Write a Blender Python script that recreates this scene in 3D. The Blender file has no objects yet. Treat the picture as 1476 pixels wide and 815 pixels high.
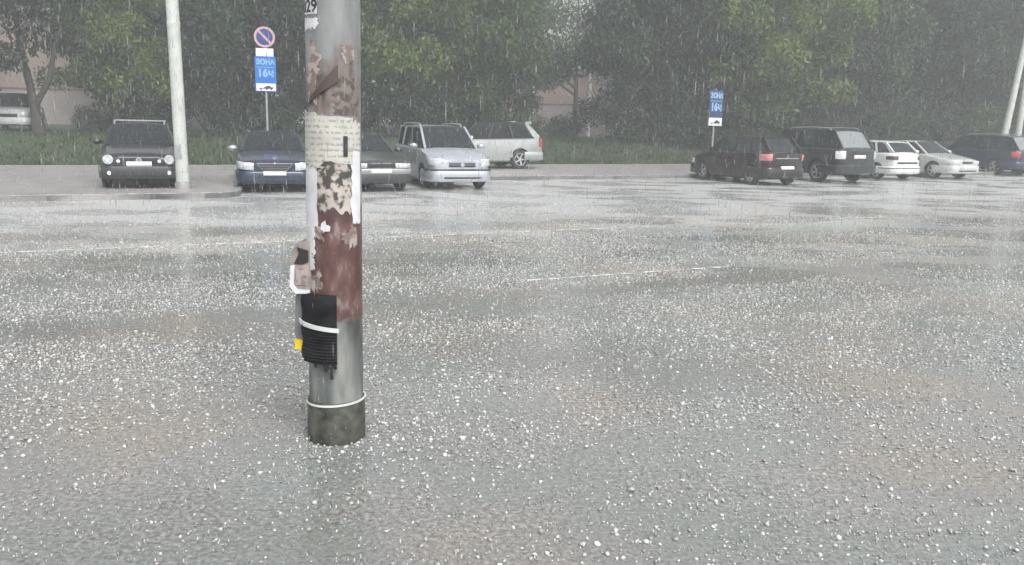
import bpy, bmesh, math, random
import numpy as np
from mathutils import Vector, Matrix

random.seed(7); rng = np.random.default_rng(7)
scene = bpy.context.scene
col = scene.collection

# ------------------------------------------------------------------ camera
FPX, W0, H0 = 1200.0, 1476.0, 815.0
CAMH = 1.75
PITCH = math.atan(229.5 / FPX)
ROLL = math.atan(0.022)
cam_d = bpy.data.cameras.new("camera")
cam = bpy.data.objects.new("camera", cam_d)
col.objects.link(cam)
cam_d.sensor_width = 36.0
cam_d.lens = 36.0 * FPX / W0
cam_d.clip_start = 0.05
cam_d.clip_end = 2000
CAMROT = Matrix.Rotation(math.pi / 2 - PITCH, 3, 'X') @ Matrix.Rotation(ROLL, 3, 'Z')
cam.matrix_world = Matrix.Translation((0, 0, CAMH)) @ CAMROT.to_4x4()
scene.camera = cam

# ------------------------------------------------------------------ world, sun, exposure
SUN_EL, SUN_AZ = math.radians(52), math.radians(150)      # behind thick cloud
world = bpy.data.worlds.new("World"); scene.world = world
world.use_nodes = True
wn, wl = world.node_tree.nodes, world.node_tree.links
wn.clear()
wo = wn.new('ShaderNodeOutputWorld'); wb = wn.new('ShaderNodeBackground')
sky = wn.new('ShaderNodeTexSky'); sky.sky_type = 'NISHITA'; sky.sun_disc = False
sky.sun_elevation = SUN_EL; sky.sun_rotation = SUN_AZ
sky.air_density = 1.0; sky.dust_density = 4.0; sky.ozone_density = 1.0
hs = wn.new('ShaderNodeHueSaturation'); hs.inputs['Saturation'].default_value = 0.10
wl.new(sky.outputs[0], hs.inputs['Color']); wl.new(hs.outputs[0], wb.inputs[0])
wb.inputs[1].default_value = 0.13
wl.new(wb.outputs[0], wo.inputs[0])
sd = bpy.data.lights.new("sun", 'SUN'); sd.energy = 0.9; sd.angle = math.radians(30)
sd.color = (1.0, 0.97, 0.93)
sun = bpy.data.objects.new("sun", sd); col.objects.link(sun)
# Nishita: rotation measured from +Y clockwise; the lamp points away from the sun
sdir = Vector((math.sin(SUN_AZ) * math.cos(SUN_EL), math.cos(SUN_AZ) * math.cos(SUN_EL), math.sin(SUN_EL)))
sun.rotation_euler = (-sdir).to_track_quat('-Z', 'Y').to_euler()
scene.view_settings.view_transform = 'Standard'
scene.view_settings.look = 'None'
scene.view_settings.exposure = 0.95
scene.view_settings.gamma = 1.0

# ------------------------------------------------------------------ placement helpers
def ray(px, py):
    return CAMROT @ Vector(((px - W0 / 2) / FPX, -(py - H0 / 2) / FPX, -1))
def G(px, py, z=0.0):
    d = ray(px, py); t = (z - CAMH) / d.z
    return Vector((d.x * t, d.y * t, z))
def AT(px, py, dist):
    d = ray(px, py); t = dist / d.y
    return Vector((d.x * t, dist, CAMH + d.z * t))
RA = math.radians(64)
U = Vector((math.sin(RA), math.cos(RA), 0)); V = Vector((-U.y, U.x, 0))
def uv(u, v, z=0.0):
    p = U * u + V * v; return Vector((p.x, p.y, z))
def to_uv(p): return p.x * U.x + p.y * U.y, p.x * V.x + p.y * V.y
ROT_U = math.atan2(U.y, U.x)

# ------------------------------------------------------------------ object helpers
def tag(o, label=None, cat=None, group=None, kind=None):
    if label: o['label'] = label
    if cat: o['category'] = cat
    if group: o['group'] = group
    if kind: o['kind'] = kind
    return o
def link_mesh(name, me, mat=None, parent=None):
    o = bpy.data.objects.new(name, me); col.objects.link(o)
    if mat and not me.materials: me.materials.append(mat)
    if parent: o.parent = parent
    return o
def empty(name, loc=(0, 0, 0), rz=0.0, parent=None):
    o = bpy.data.objects.new(name, None); col.objects.link(o)
    o.location = loc; o.rotation_euler = (0, 0, rz); o.empty_display_size = 0.2
    if parent: o.parent = parent
    return o
class MB:
    """collects faces of one mesh"""
    def __init__(s): s.v, s.f = [], []
    def add(s, vs, fs):
        b = len(s.v); s.v += [tuple(p) for p in vs]; s.f += [tuple(b + i for i in f) for f in fs]; return s
    def box(s, x0, x1, y0, y1, z0, z1):
        vs = [(x, y, z) for x in (x0, x1) for y in (y0, y1) for z in (z0, z1)]
        return s.add(vs, [(0, 1, 3, 2), (4, 6, 7, 5), (0, 4, 5, 1), (2, 3, 7, 6), (0, 2, 6, 4), (1, 5, 7, 3)])
    def bar(s, p, q, w, h, up=(0, 0, 1)):
        p, q = Vector(p), Vector(q); d = (q - p).normalized()
        a = d.cross(Vector(up))
        if a.length < 1e-4: a = d.cross(Vector((1, 0, 0)))
        a.normalize(); b = a.cross(d).normalized()
        vs = [c + a * (sx * w / 2) + b * (sy * h / 2) for c in (p, q) for sx, sy in ((-1, -1), (1, -1), (1, 1), (-1, 1))]
        return s.add(vs, [(3, 2, 1, 0), (4, 5, 6, 7), (0, 1, 5, 4), (1, 2, 6, 5), (2, 3, 7, 6), (3, 0, 4, 7)])
    def tube(s, pts, rs, n=8, caps=True):
        rings = []
        for i, p in enumerate(pts):
            p = Vector(p)
            d = (Vector(pts[min(i + 1, len(pts) - 1)]) - Vector(pts[max(i - 1, 0)])).normalized()
            a = d.cross(Vector((0.13, 0.97, 0.05)))
            if a.length < 0.05: a = d.cross(Vector((1, 0, 0)))
            a.normalize(); b = d.cross(a)
            r = rs[i] if hasattr(rs, '__len__') else rs
            rings.append([p + a * (r * math.cos(2 * math.pi * k / n)) + b * (r * math.sin(2 * math.pi * k / n)) for k in range(n)])
        return s.loft(rings, True, caps)
    def loft(s, rings, closed=True, caps=True):
        n = len(rings[0]); vs = [p for r in rings for p in r]; fs = []
        for i in range(len(rings) - 1):
            for k in range(n if closed else n - 1):
                k2 = (k + 1) % n
                fs.append((i * n + k, i * n + k2, (i + 1) * n + k2, (i + 1) * n + k))
        if caps and closed:
            fs.append(tuple(reversed(range(n)))); fs.append(tuple((len(rings) - 1) * n + k for k in range(n)))
        return s.add(vs, fs)
    def shell(s, outer, inner):
        """two point grids of equal size joined at the border"""
        nr, nc = len(outer), len(outer[0]); m = nr * nc
        vs = [p for r in outer for p in r] + [p for r in inner for p in r]
        fs = []
        for i in range(nr - 1):
            for j in range(nc - 1):
                a, b, c, d = i * nc + j, i * nc + j + 1, (i + 1) * nc + j + 1, (i + 1) * nc + j
                fs += [(a, b, c, d), (m + d, m + c, m + b, m + a)]
        for j in range(nc - 1):
            fs += [(j + 1, j, m + j, m + j + 1), ((nr - 1) * nc + j, (nr - 1) * nc + j + 1, m + (nr - 1) * nc + j + 1, m + (nr - 1) * nc + j)]
        for i in range(nr - 1):
            fs += [(i * nc, (i + 1) * nc, m + (i + 1) * nc, m + i * nc), ((i + 1) * nc + nc - 1, i * nc + nc - 1, m + i * nc + nc - 1, m + (i + 1) * nc + nc - 1)]
        return s.add(vs, fs)
    def mesh(s, name, smooth=None):
        me = bpy.data.meshes.new(name); me.from_pydata(s.v, [], s.f)
        bm = bmesh.new(); bm.from_mesh(me)
        bmesh.ops.recalc_face_normals(bm, faces=bm.faces)
        bm.to_mesh(me); bm.free()
        if smooth:
            me.shade_smooth(); me.set_sharp_from_angle(angle=math.radians(smooth))
        return me
    def build(s, name, mat, parent=None, smooth=35):
        return link_mesh(name, s.mesh(name, smooth), mat, parent)

def raw_mesh(name, verts, faces_n, loops):
    """fast numpy mesh: verts (N,3); faces of size faces_n"""
    me = bpy.data.meshes.new(name)
    nf = len(loops) // faces_n
    me.vertices.add(len(verts)); me.vertices.foreach_set('co', verts.astype(np.float32).ravel())
    me.loops.add(len(loops)); me.loops.foreach_set('vertex_index', loops.astype(np.int32))
    me.polygons.add(nf); me.polygons.foreach_set('loop_start', np.arange(0, nf * faces_n, faces_n, dtype=np.int32))
    me.update(calc_edges=True)
    return me

# ------------------------------------------------------------------ materials
def new_mat(name):
    m = bpy.data.materials.new(name); m.use_nodes = True
    return m, m.node_tree.nodes, m.node_tree.links, m.node_tree.nodes['Principled BSDF']
def noise(n, l, scale, detail=3, coord='Object', vec=None, stretch=None):
    t = n.new('ShaderNodeTexNoise'); t.inputs['Scale'].default_value = scale; t.inputs['Detail'].default_value = detail
    tc = n.new('ShaderNodeTexCoord'); src = tc.outputs[coord]
    if stretch:
        mp = n.new('ShaderNodeMapping'); mp.inputs['Scale'].default_value = stretch
        l.new(src, mp.inputs[0]); src = mp.outputs[0]
    l.new(src, t.inputs['Vector']); return t
def ramp(n, l, src, stops):
    r = n.new('ShaderNodeValToRGB'); e = r.color_ramp.elements
    e[0].position, e[0].color = stops[0][0], (*stops[0][1], 1)
    e[1].position, e[1].color = stops[-1][0], (*stops[-1][1], 1)
    for p, c in stops[1:-1]:
        x = e.new(p); x.color = (*c, 1)
    l.new(src, r.inputs[0]); return r
def mix(n, l, f, a, b):
    m = n.new('ShaderNodeMix'); m.data_type = 'RGBA'
    for s, x in ((0, f), (6, a), (7, b)):
        if hasattr(x, 'links') or hasattr(x, 'is_linked'): l.new(x, m.inputs[s])
        else: m.inputs[s].default_value = x if s == 0 else (*x, 1)
    return m.outputs[2]
def bump(n, l, b, src, strength=0.3, dist=0.02):
    u = n.new('ShaderNodeBump'); u.inputs['Strength'].default_value = strength; u.inputs['Distance'].default_value = dist
    l.new(src, u.inputs['Height']); l.new(u.outputs[0], b.inputs['Normal'])
def simple(name, c, rough=0.5, metal=0.0, var=0.15, scale=8.0, coat=0.0, bumpy=0.0):
    m, n, l, b = new_mat(name)
    t = noise(n, l, scale)
    r = ramp(n, l, t.outputs[0], [(0.3, tuple(x * (1 - var) for x in c)), (0.7, tuple(min(1, x * (1 + var)) for x in c))])
    l.new(r.outputs[0], b.inputs['Base Color'])
    b.inputs['Roughness'].default_value = rough; b.inputs['Metallic'].default_value = metal
    b.inputs['Coat Weight'].default_value = coat
    if bumpy: bump(n, l, b, t.outputs[0], bumpy)
    return m
def paint(name, c, metal=0.25):
    m, n, l, b = new_mat(name)
    t = noise(n, l, 3.0, 5); t2 = noise(n, l, 120.0, 2)
    r = ramp(n, l, t.outputs[0], [(0.35, tuple(x * 0.85 for x in c)), (0.7, c)])
    l.new(r.outputs[0], b.inputs['Base Color'])
    b.inputs['Metallic'].default_value = metal; b.inputs['Roughness'].default_value = 0.32
    b.inputs['Coat Weight'].default_value = 0.6; b.inputs['Coat Roughness'].default_value = 0.12
    bump(n, l, b, t2.outputs[0], 0.12, 0.004)     # rain beads on the paint
    return m
def leafmat(name, c1, c2, c3):
    m, n, l, b = new_mat(name)
    g = n.new('ShaderNodeNewGeometry')
    t = noise(n, l, 0.55, 2, 'Object')
    r1 = ramp(n, l, g.outputs['Random Per Island'], [(0.0, c1), (0.55, c2), (1.0, c3)])
    r2 = ramp(n, l, t.outputs[0], [(0.38, (0.5, 0.58, 0.6)), (0.62, (1.35, 1.3, 1.05))])  # clump variation in leaf colour, strong enough to paint in light and dark masses
    mx = n.new('ShaderNodeMix'); mx.data_type = 'RGBA'; mx.blend_type = 'MULTIPLY'; mx.inputs[0].default_value = 1
    l.new(r1.outputs[0], mx.inputs[6]); l.new(r2.outputs[0], mx.inputs[7])
    l.new(mx.outputs[2], b.inputs['Base Color']); b.inputs['Roughness'].default_value = 0.45
    tr = n.new('ShaderNodeBsdfTranslucent'); l.new(mx.outputs[2], tr.inputs[0])
    ms = n.new('ShaderNodeMixShader'); ms.inputs[0].default_value = 0.42
    out = n['Material Output']
    l.new(b.outputs[0], ms.inputs[1]); l.new(tr.outputs[0], ms.inputs[2]); l.new(ms.outputs[0], out.inputs['Surface'])
    return m

MT = {}
def road_mat():
    m, n, l, b = new_mat('wet_asphalt_slush_and_painted_mist')
    fine = noise(n, l, 55.0, 4); grit = noise(n, l, 240.0, 2)
    band = noise(n, l, 0.35, 4, stretch=(0.5, 1, 1)); big = noise(n, l, 0.16, 3)
    asphalt = ramp(n, l, grit.outputs[0], [(0.35, (0.045, 0.046, 0.048)), (0.65, (0.085, 0.083, 0.083))])
    slush = ramp(n, l, fine.outputs[0], [(0.32, (0.25, 0.25, 0.25)), (0.5, (0.40, 0.405, 0.41)), (0.72, (0.56, 0.57, 0.58))])
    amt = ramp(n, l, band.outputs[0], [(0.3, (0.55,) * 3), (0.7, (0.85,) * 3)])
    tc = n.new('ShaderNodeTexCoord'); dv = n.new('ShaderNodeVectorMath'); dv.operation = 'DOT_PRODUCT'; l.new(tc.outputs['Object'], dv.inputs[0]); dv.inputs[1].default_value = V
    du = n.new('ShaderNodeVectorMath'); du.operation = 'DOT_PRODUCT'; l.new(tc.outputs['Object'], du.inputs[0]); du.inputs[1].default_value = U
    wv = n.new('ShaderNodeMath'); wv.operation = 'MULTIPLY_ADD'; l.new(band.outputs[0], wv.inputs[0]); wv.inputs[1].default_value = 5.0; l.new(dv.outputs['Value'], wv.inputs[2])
    # hail covered near lanes are dark between the stones, the far lane's pale spray mist is painted in as extra slush
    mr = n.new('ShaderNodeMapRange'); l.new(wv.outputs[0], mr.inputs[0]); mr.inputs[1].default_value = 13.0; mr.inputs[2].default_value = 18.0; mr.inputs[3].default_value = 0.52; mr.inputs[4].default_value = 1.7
    mu = n.new('ShaderNodeMapRange'); l.new(du.outputs['Value'], mu.inputs[0]); mu.inputs[1].default_value = 3.0; mu.inputs[2].default_value = 13.0; mu.inputs[3].default_value = 0.0; mu.inputs[4].default_value = 0.38  # mist paleness painted in further towards the right
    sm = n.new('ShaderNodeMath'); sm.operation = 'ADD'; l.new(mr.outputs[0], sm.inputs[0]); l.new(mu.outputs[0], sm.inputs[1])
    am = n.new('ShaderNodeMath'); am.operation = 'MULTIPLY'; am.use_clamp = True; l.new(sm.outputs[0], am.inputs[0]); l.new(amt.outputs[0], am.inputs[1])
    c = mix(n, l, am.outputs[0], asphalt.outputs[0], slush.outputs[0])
    # coarse grit of melting ice and dark wet gaps between
    vo = noise(n, l, 34.0, 6); vo.inputs['Roughness'].default_value = .75
    pep = ramp(n, l, vo.outputs[0], [(0.40, (0.22, 0.22, 0.22)), (0.50, (0.92, 0.91, 0.90)), (0.62, (1.9, 1.9, 1.88))])
    pc = n.new('ShaderNodeMix'); pc.data_type = 'RGBA'; pc.blend_type = 'MULTIPLY'; l.new(c, pc.inputs[6]); l.new(pep.outputs[0], pc.inputs[7])
    pm = ramp(n, l, noise(n, l, 1.1, 4).outputs[0], [(0.35, (0.25,) * 3), (0.6, (1.0,) * 3)])
    # smooth tyre tracks and the flooded far lane carry little grit
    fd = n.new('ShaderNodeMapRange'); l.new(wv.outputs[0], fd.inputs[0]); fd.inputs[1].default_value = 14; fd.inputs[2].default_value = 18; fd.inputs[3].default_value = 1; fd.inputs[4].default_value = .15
    pf = n.new('ShaderNodeMath'); pf.operation = 'MULTIPLY'; l.new(pm.outputs[0], pf.inputs[0]); l.new(fd.outputs[0], pf.inputs[1])
    nr = n.new('ShaderNodeMapRange'); l.new(wv.outputs[0], nr.inputs[0]); nr.inputs[1].default_value = 4; nr.inputs[2].default_value = 8.5; nr.inputs[3].default_value = .28; nr.inputs[4].default_value = 1
    pg = n.new('ShaderNodeMath'); pg.operation = 'MULTIPLY'; l.new(pf.outputs[0], pg.inputs[0]); l.new(nr.outputs[0], pg.inputs[1]); l.new(pg.outputs[0], pc.inputs[0])
    c = pc.outputs[2]
    big2 = noise(n, l, 0.55, 3)
    tint = ramp(n, l, big2.outputs[0], [(0.25, (0.90, 0.97, 1.0)), (0.42, (0.99, 1.04, 0.96)), (0.52, (1.08, 1.05, 1.0)), (0.66, (1.28, 1.14, 0.98)), (0.82, (1.10, 1.02, 1.03))])
    mx = n.new('ShaderNodeMix'); mx.data_type = 'RGBA'; mx.blend_type = 'MULTIPLY'; mx.inputs[0].default_value = 1
    l.new(c, mx.inputs[6]); l.new(tint.outputs[0], mx.inputs[7]); l.new(fd.outputs[0], mx.inputs[0])
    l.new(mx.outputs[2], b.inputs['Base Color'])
    rr = ramp(n, l, noise(n, l, 0.8, 5, stretch=(.6, 1, 1)).outputs[0], [(0.42, (0.08,) * 3), (0.58, (0.5,) * 3)])
    l.new(rr.outputs[0], b.inputs['Roughness'])
    rip = noise(n, l, 11.0, 5)
    ad = n.new('ShaderNodeMath'); ad.operation = 'ADD'; l.new(fine.outputs[0], ad.inputs[0]); l.new(rip.outputs[0], ad.inputs[1])
    bump(n, l, b, ad.outputs[0], 0.28, 0.008)
    cw = n.new('ShaderNodeMath'); cw.operation = 'MULTIPLY'; l.new(fd.outputs[0], cw.inputs[0]); cw.inputs[1].default_value = .4; l.new(cw.outputs[0], b.inputs['Coat Weight']); b.inputs['Coat Roughness'].default_value = .10; b.inputs['Coat IOR'].default_value = 1.33
    cb = n.new('ShaderNodeBump'); cb.inputs['Strength'].default_value = .25; cb.inputs['Distance'].default_value = .006; l.new(rip.outputs[0], cb.inputs['Height']); l.new(cb.outputs[0], b.inputs['Coat Normal'])
    return m
MT['road'] = road_mat()
def pavement_mat():
    m, n, l, b = new_mat('wet_pavement')
    a = noise(n, l, 1.2, 5); f = noise(n, l, 60, 3)
    r = ramp(n, l, a.outputs[0], [(0.3, (0.30, 0.285, 0.28)), (0.7, (0.42, 0.40, 0.395))])
    r2 = ramp(n, l, f.outputs[0], [(0.45, (0.7,) * 3), (0.7, (1.3,) * 3)])
    mx = n.new('ShaderNodeMix'); mx.data_type = 'RGBA'; mx.blend_type = 'MULTIPLY'; mx.inputs[0].default_value = 1
    l.new(r.outputs[0], mx.inputs[6]); l.new(r2.outputs[0], mx.inputs[7]); l.new(mx.outputs[2], b.inputs['Base Color'])
    b.inputs['Roughness'].default_value = 0.35; bump(n, l, b, f.outputs[0], 0.4, 0.01)
    return m
MT['pavement'] = pavement_mat()
MT['kerb'] = simple('kerb_stone', (0.24, 0.24, 0.235), 0.4, var=0.3, scale=5, bumpy=0.3)
def soil_mat():
    m, n, l, b = new_mat('grass_and_soil')
    a = noise(n, l, 0.5, 5); f = noise(n, l, 30, 3)
    r = ramp(n, l, a.outputs[0], [(0.35, (0.03, 0.05, 0.02)), (0.6, (0.045, 0.065, 0.03)), (0.72, (0.065, 0.055, 0.042))])
    l.new(r.outputs[0], b.inputs['Base Color']); b.inputs['Roughness'].default_value = 0.8
    bump(n, l, b, f.outputs[0], 0.6, 0.05); return m
MT['soil'] = soil_mat()
MT['grass'] = leafmat('grass_blades', (0.03, 0.05, 0.02), (0.045, 0.075, 0.025), (0.085, 0.10, 0.045))
MT['line'] = simple('worn_white_line', (0.68, 0.68, 0.66), 0.5, var=0.25, scale=6)
def wear(m):
    n, l = m.node_tree.nodes, m.node_tree.links; t = noise(n, l, 7.0, 6); r = ramp(n, l, t.outputs[0], [(.42, (.75, .75, .75)), (.62, (0, 0, 0))])
    tr = n.new('ShaderNodeBsdfTransparent'); ms = n.new('ShaderNodeMixShader'); l.new(r.outputs[0], ms.inputs[0]); l.new(n['Principled BSDF'].outputs[0], ms.inputs[1]); l.new(tr.outputs[0], ms.inputs[2]); l.new(ms.outputs[0], n['Material Output'].inputs['Surface'])
wear(MT['line'])
def ice_mat():
    m, n, l, b = new_mat('ice')
    g = n.new('ShaderNodeNewGeometry')
    r = ramp(n, l, g.outputs['Random Per Island'], [(0.0, (.26, .26, .26)), (.45, (.42, .42, .41)), (.8, (.56, .56, .55)), (1.0, (.74, .74, .73))])
    l.new(r.outputs[0], b.inputs['Base Color']); b.inputs['Roughness'].default_value = .3; return m
MT['ice'] = ice_mat()
MT['bark'] = simple('wet_bark', (0.055, 0.045, 0.038), 0.8, var=0.4, scale=9, bumpy=0.8)
MT['concrete_pole'] = simple('painted_concrete_pole', (0.50, 0.52, 0.49), 0.55, var=0.12, scale=4, bumpy=0.2)
MT['grey_metal'] = simple('galvanised_metal', (0.45, 0.46, 0.47), 0.4, 0.6)
MT['white_sign'] = simple('white_sign_sheet', (0.74, 0.75, 0.77), 0.35, var=0.05)
MT['blue_sign'] = simple('blue_sign_sheet', (0.02, 0.16, 0.50), 0.3, var=0.1)
MT['blue_sign2'] = simple('darker_blue_sign_sheet', (0.025, 0.055, 0.14), 0.4, var=0.3)  # same kind of board in a darker, greyer blue
MT['dark_blue_sign'] = simple('dark_blue_sign_face', (0.03, 0.05, 0.20), 0.3, var=0.1)
MT['light_blue'] = simple('pale_blue_print', (0.26, 0.46, 0.72), 0.4, var=0.05)
MT['red_sign'] = simple('faded_red_sign_ring', (0.55, 0.34, 0.38), 0.35, var=0.1)
MT['dark_print'] = simple('dark_print', (0.03, 0.03, 0.035), 0.5)
MT['black_plastic'] = simple('black_plastic', (0.018, 0.019, 0.022), 0.4)
MT['trim'] = simple('dark_trim', (0.03, 0.031, 0.034), 0.45)
MT['rubber'] = simple('wet_rubber', (0.02, 0.02, 0.021), 0.55, bumpy=0.3)
MT['rim'] = simple('alloy_rim', (0.55, 0.56, 0.57), 0.3, 0.7)
MT['chrome'] = simple('chrome', (0.75, 0.76, 0.78), 0.12, 0.95, var=0.03)
MT['plate'] = simple('number_plate_white', (0.75, 0.75, 0.74), 0.4, var=0.05)
MT['seat'] = simple('seat_fabric', (0.16, 0.16, 0.165), 0.8)
MT['interior'] = simple('dark_interior', (0.02, 0.02, 0.021), 0.7)
def glass_mat(name, c, transp, spec=.7):
    m, n, l, b = new_mat(name)
    b.inputs['Base Color'].default_value = (*c, 1); b.inputs['Roughness'].default_value = 0.12
    b.inputs['Specular IOR Level'].default_value = spec
    t = noise(n, l, 40, 3); bump(n, l, b, t.outputs[0], 0.15, 0.004)
    tr = n.new('ShaderNodeBsdfTransparent'); tr.inputs[0].default_value = (0.75, 0.8, 0.78, 1)
    ms = n.new('ShaderNodeMixShader'); ms.inputs[0].default_value = transp
    l.new(b.outputs[0], ms.inputs[1]); l.new(tr.outputs[0], ms.inputs[2]); l.new(ms.outputs[0], n['Material Output'].inputs['Surface'])
    return m
MT['glass'] = glass_mat('car_glass', (0.03, 0.035, 0.04), 0.45)
MT['dark_glass'] = glass_mat('painted_reflection_glass', (0.012, 0.014, 0.016), 0.08, .25)  # darker base and low specular stand for trees reflected in the glass
MT['pale_glass'] = glass_mat('pale_car_glass', (0.25, 0.27, 0.28), 0.2)  # lighter base colour for some rear windows
MT['lens'] = simple('headlight_lens', (0.58, 0.60, 0.62), 0.1, 0.2, var=0.3, scale=14, coat=1)
MT['tail'] = simple('tail_light_red', (0.42, 0.03, 0.035), 0.15, var=0.3, scale=12, coat=1)
MT['tail_lit'] = simple('tail_light_pink', (0.55, 0.17, 0.17), 0.15, var=0.3, scale=12, coat=1)
MT['tail_dark'] = simple('tail_light_dark', (0.06, 0.02, 0.02), 0.2, coat=1)
MT['tail_white'] = simple('tail_light_clear', (0.7, 0.7, 0.7), 0.15, coat=1)
for k, c, me in (('p_black', (0.012, 0.014, 0.018), .2), ('p_navy', (0.014, 0.025, 0.06), .3), ('p_grey', (0.045, 0.055, 0.055), .3),
                 ('p_silver', (0.50, 0.53, 0.58), .5), ('p_silver2', (0.46, 0.48, 0.47), .5), ('p_maroon', (0.018, 0.011, 0.012), .3),
                 ('p_dark', (0.02, 0.025, 0.026), .3), ('p_white', (0.72, 0.73, 0.73), 0.0), ('p_cream', (0.55, 0.57, 0.55), .2),
                 ('p_blue', (0.022, 0.03, 0.06), .3), ('p_bumper', (0.30, 0.31, 0.30), .2)):
    MT[k] = paint('paint_' + k[2:], c, me)

# ------------------------------------------------------------------ setting: ground, road, pavement, kerbs, bank
def sheet(name, pts, z, mat, thick=None):
    mb = MB(); n = len(pts)
    if thick is None:
        mb.add([(p[0], p[1], z) for p in pts], [tuple(range(n))])
    else:
        mb.add([(p[0], p[1], z) for p in pts] + [(p[0], p[1], z - thick) for p in pts],
               [tuple(range(n))] + [(i, (i + 1) % n, n + (i + 1) % n, n + i) for i in range(n)])
    o = mb.build(name, mat, smooth=None); o['kind'] = 'structure'; return o
V_KERB, V_LINE1, V_BAY, V_GRASS = 19.2, 12.15, 23.6, 30.6
gpts = [(-500, -300), (700, -300), (700, 900), (-500, 900)]
sheet('ground', gpts, -0.03, MT['soil'])
P2 = lambda u, v: tuple(uv(u, v))[:2]
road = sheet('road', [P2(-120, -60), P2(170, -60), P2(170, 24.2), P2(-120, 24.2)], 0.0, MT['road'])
# lane markings (4 mm above)
def line_sheet(name, us, v0, w, z=0.006, gap=lambda u: 0):
    mb = MB()
    for a, b in us:
        n = max(1, int((b - a) / 1.5)); r = random.Random(int(a * 10))
        for i in range(n):
            if r.random() < gap(a + (b - a) * i / n): continue
            s, e = a + (b - a) * i / n, a + (b - a) * (i + 1) / n
            q = [uv(s, v0 - w / 2, z), uv(e, v0 - w / 2, z), uv(e, v0 + w / 2, z), uv(s, v0 + w / 2, z)]
            mb.add(q, [(0, 1, 2, 3)])
    o = mb.build(name, MT['line'], smooth=None); o['kind'] = 'structure'; return o
line_sheet('lane_edge_line', [(-40, 60)], V_LINE1, 0.09, gap=lambda u: .05 if u < 6 else (.2 if u < 12 else .7))
a_, b_ = to_uv(G(760, 405)), to_uv(G(1047, 385))
line_sheet('lane_dash_line', [(a_[0], b_[0]), (a_[0] - 12, b_[0] - 11), (a_[0] + 12, b_[0] + 12), (a_[0] + 24, b_[0] + 24)], (a_[1] + b_[1]) / 2, 0.075)

# raised pavement with the peninsula on the left (ends at px 335) and the bays cut into it
ue = to_uv(G(338, 282))[0]                      # end of the peninsula
ur = 60.0
def rounded(points, r=1.0, n=6):
    """round the corners listed with radius"""
    out = []; m = len(points)
    for i, (p, rr) in enumerate(points):
        if rr == 0: out.append(p); continue
        a = Vector(points[i - 1][0]); b = Vector(p); c = Vector(points[(i + 1) % m][0])
        d1 = (a - b).normalized(); d2 = (c - b).normalized()
        s, e = b + d1 * rr, b + d2 * rr
        for k in range(n + 1):
            t = k / n; out.append(tuple(s * (1 - t) ** 2 + b * (2 * t * (1 - t)) + e * t ** 2))
    return out
pav_uv = rounded([((-120, V_KERB), 0), ((ue, V_KERB), 0.7), ((ue + 0.9, V_BAY), 0.6), ((170, V_BAY), 0), ((170, V_GRASS), 0), ((-120, V_GRASS), 0)])
kerb_uv = pav_uv[1 - 1:-2]
sheet('pavement', [P2(a, b) for a, b in pav_uv], 0.118, MT['pavement'], 0.14)
# kerb: stones of about a metre with recessed joints, one strip of the setting
def kerb_strip(path, width=0.16, z1=0.135):
    pts = [Vector((*P2(a, b), 0)) for a, b in path]
    mb = MB()
    for i in range(len(pts) - 1):
        p, q = pts[i], pts[i + 1]; L = (q - p).length; d = (q - p) / L; nrm = Vector((d.y, -d.x, 0))
        n = max(1, int(round(L / 1.0)))
        if L > 80: n = int(L)
        for k in range(n):
            a, b = p + d * (L * k / n + (0.006 if n > 1 else 0)), p + d * (L * (k + 1) / n - (0.006 if n > 1 else 0))
            z = z1 + random.uniform(-.004, .004)
            prof = [(0.0, -0.05), (0.0, z - .02), (-0.02, z), (-width, z), (-width, -0.05)]
            mb.loft([[e + nrm * o_ + Vector((0, 0, h)) for o_, h in prof] for e in (a, b)])
    o = mb.build('kerb', MT['kerb'], smooth=None); o['kind'] = 'structure'; return o
kerb_strip(kerb_uv)

# grassy bank that rises behind the pavement
def bank_z(v, u=0):
    t = max(0.0, min(1.0, (v - V_GRASS) / 6.0)); t = t * t * (3 - 2 * t)
    return 0.10 + 0.8 * t + 0.06 * math.sin(u * 0.35) * t
mb = MB(); nu, nv = 120, 26
vs_ = [V_GRASS - 0.02 + (130) * (j / nv) ** 2.2 for j in range(nv + 1)]
grid = [[uv(-120 + 290 * i / nu, v, bank_z(v, i * 2.4) + (random.uniform(-.03, .03) if j else 0)) for j, v in enumerate(vs_)] for i in range(nu + 1)]
mb.loft(grid, closed=False, caps=False)
bk = mb.build('grass_bank', MT['soil'], smooth=60); bk['kind'] = 'structure'

# ------------------------------------------------------------------ grass blades
def blades(n, seed):
    r = np.random.default_rng(seed)
    u = r.uniform(-14, 75, n); v = V_GRASS + 0.05 + r.beta(1, 2.2, n) * 12
    base = np.stack([U.x * u + V.x * v, U.y * u + V.y * v, np.array([bank_z(b, a) for a, b in zip((u * 1.0), v)]) - 0.03], 1)
    h = r.uniform(.06, .26, n); a = r.uniform(0, 2 * np.pi, n); w = r.uniform(.012, .03, n)
    side = np.stack([np.cos(a) * w, np.sin(a) * w, 0 * a], 1)
    lean = np.stack([r.normal(0, .08, n), r.normal(0, .08, n), h], 1)
    vs = np.stack([base - side, base + side, base + lean], 1).reshape(-1, 3)
    return raw_mesh('grass', vs, 3, np.arange(len(vs)))
gr = link_mesh('grass', blades(42000, 3), MT['grass']); tag(gr, 'rough wet grass on the bank behind the pavement', 'grass', kind='stuff')

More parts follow.
